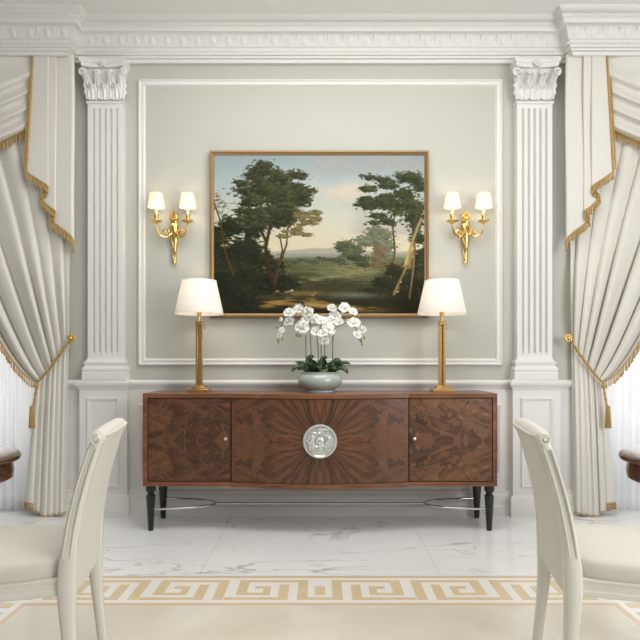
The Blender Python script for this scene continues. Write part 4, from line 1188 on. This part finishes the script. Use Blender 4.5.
# ------------------------------------------------------------------ dining chairs
def dining_chair(s, label):
    root = thing('dining_chair', label, 'chair', (0, 0, 0), 'cream dining chairs', local=True)
    hw = .205
    tab = [(0, .03), (.1, .02), (.2, .010), (.3, .003), (.4, 0), (.5, .005), (.6, .019), (.7, .040), (.8, .068), (.86, .088), (.895, .102)]
    def put(nm, mb, m, parent=root, **k): mb.mirror(-s); return obj(nm, mb, M[m], parent, **k)
    def xb(z): return smooth_interp(tab, z)
    # back legs running up into stiles
    for sy in (-1, 1):
        mb = MB(); rs = []
        for k in range(46):
            z = lerp(0, .884, k / 45)
            wx = smooth_interp([(0, .034), (.2, .038), (.36, .052), (.46, .054), (.55, .046), (.8, .04), (.89, .036)], z)
            wy = smooth_interp([(0, .032), (.3, .042), (.45, .044), (.6, .036), (.9, .032)], z)
            yo = sy * (hw - .004 + .02 * max(0, (.35 - z)) * .6)
            x = xb(z); r = .007
            x0, x1, y0, y1 = x - wx / 2, x + wx / 2, yo - wy / 2, yo + wy / 2
            rs.append([(x0 + r, y0, z), (x1 - r, y0, z), (x1, y0 + r, z), (x1, y1 - r, z), (x1 - r, y1, z), (x0 + r, y1, z), (x0, y1 - r, z), (x0, y0 + r, z)])
        mb.rings(rs, True)
        lg = put('leg', mb, 'lacquer', smooth=50)
        # carved bead line and the scroll on the outer face
        mb = MB()
        yo = sy * (hw + .0165)
        for dx in (-.013, .010):
            mb.tube([(xb(z) + dx, yo, z) for z in [lerp(.5, .85, k / 24) for k in range(25)]], .0035, 6)
        cx_, cz_ = .093, .881
        pts = [(cx_ + .019 * (1 - .8 * t) * math.cos(1.2 + t * 9.5), yo - sy * 0, cz_ + .019 * (1 - .8 * t) * math.sin(1.2 + t * 9.5)) for t in [k / 34 for k in range(35)]]
        mb.tube(pts, .0042, 6); mb.ball((cx_, yo, cz_), .006, 8, 6)
        put('scroll_carving', mb, 'lacquer', lg)
    # upholstered back: closed section swept up between the stiles, rolled over at the top
    mb = MB(); rs = []
    ny = 14
    for k in range(41):
        z = lerp(.375, .892, k / 40); x = xb(min(z, .895)) + max(0, z - .87) * .35
        th = .026 if z < .87 else .026 * max(.35, 1 - ((z - .87) / .04) ** 2 * .7)
        loop = []
        for j in range(ny + 1):
            y = lerp(-hw + .012, hw - .012, j / ny); t = 2 * j / ny - 1
            loop.append((x + th * .85 + .012 * (1 - t ** 4) * .6, y, z))
        for j in range(ny + 1):
            y = lerp(hw - .012, -hw + .012, j / ny); t = 2 * j / ny - 1
            loop.append((x - th * .7 - .02 * (1 - t ** 4), y, z))
        rs.append(loop)
    mb.rings(rs, True); put('backrest', mb, 'uphol', smooth=60)
    # rolled crest
    mb = MB(); pts = []
    for k in range(25):
        t = -1 + 2 * k / 24; pts.append((.094 + .004 * (1 - t * t), t * (hw + .014), .882 + .006 * (1 - t * t)))
    mb.tube(pts, lambda t: .028 * math.sqrt(max(.02, 1 - abs(2 * t - 1) ** 14)), 14); put('crest_roll', mb, 'uphol')
    # seat frame
    D = .47; fw = .25
    def outl(ins, z):
        p = []
        c = [(.018 - ins, -hw + ins), (.018 - ins, hw - ins), (-D + .03 + ins, fw - ins), (-D + ins, fw - .04), (-D - .015 + ins, 0), (-D + ins, -fw + .04), (-D + .03 + ins, -fw + ins)]
        return [(x, y, z) for x, y in c]
    mb = MB(); mb.rings([outl(.006, .374), outl(0, .378), outl(0, .392), outl(.004, .396), outl(.004, .42), outl(.0, .423), outl(.0, .429), outl(.008, .432)], True)
    put('seat_rail', mb, 'lacquer', smooth=25)
    mb = MB(); n = 48
    def so(sc, z):
        p = []
        for j in range(n):
            th = 2 * PI * j / n; c, q = math.cos(th), math.sin(th); e = .32
            ux = abs(c) ** e * (1 if c > 0 else -1); uy = abs(q) ** e * (1 if q > 0 else -1)
            x = -D / 2 - .005 + ux * (D / 2 + .006) * sc
            w = lerp(hw - .002, fw + .004, min(1, max(0, -x / D)))
            p.append((x, uy * w * sc, z))
        return p
    mb.rings([so(.96, .427), so(.985, .432), so(1.0, .442), so(1.0, .468), so(.99, .481), so(.96, .490), so(.88, .495), so(.5, .5), so(.1, .501)], True)
    put('seat', mb, 'uphol', smooth=70)
    for sy in (-1, 1):
        mb = MB(); rs = []
        for z, w in ((0, .024), (.01, .028), (.2, .036), (.33, .048), (.395, .05)):
            x = -D + .04 - .02 * (1 - z / .4); y = sy * (fw - .028); r = w / 2
            rs.append([(x - r, y - r, z), (x + r, y - r, z), (x + r, y + r, z), (x - r, y + r, z)])
        mb.rings(rs, True); put('leg', mb, 'lacquer', bevel=.004)
    root.location = mir((-.862, 1.96, 0), s); root.rotation_euler = (0, 0, math.radians(10.5) * -s)
    return root
dining_chair(-1, 'cream scroll-back dining chair at the left table, back turned to the sideboard')
dining_chair(1, 'cream scroll-back dining chair at the right table, back turned to the sideboard')
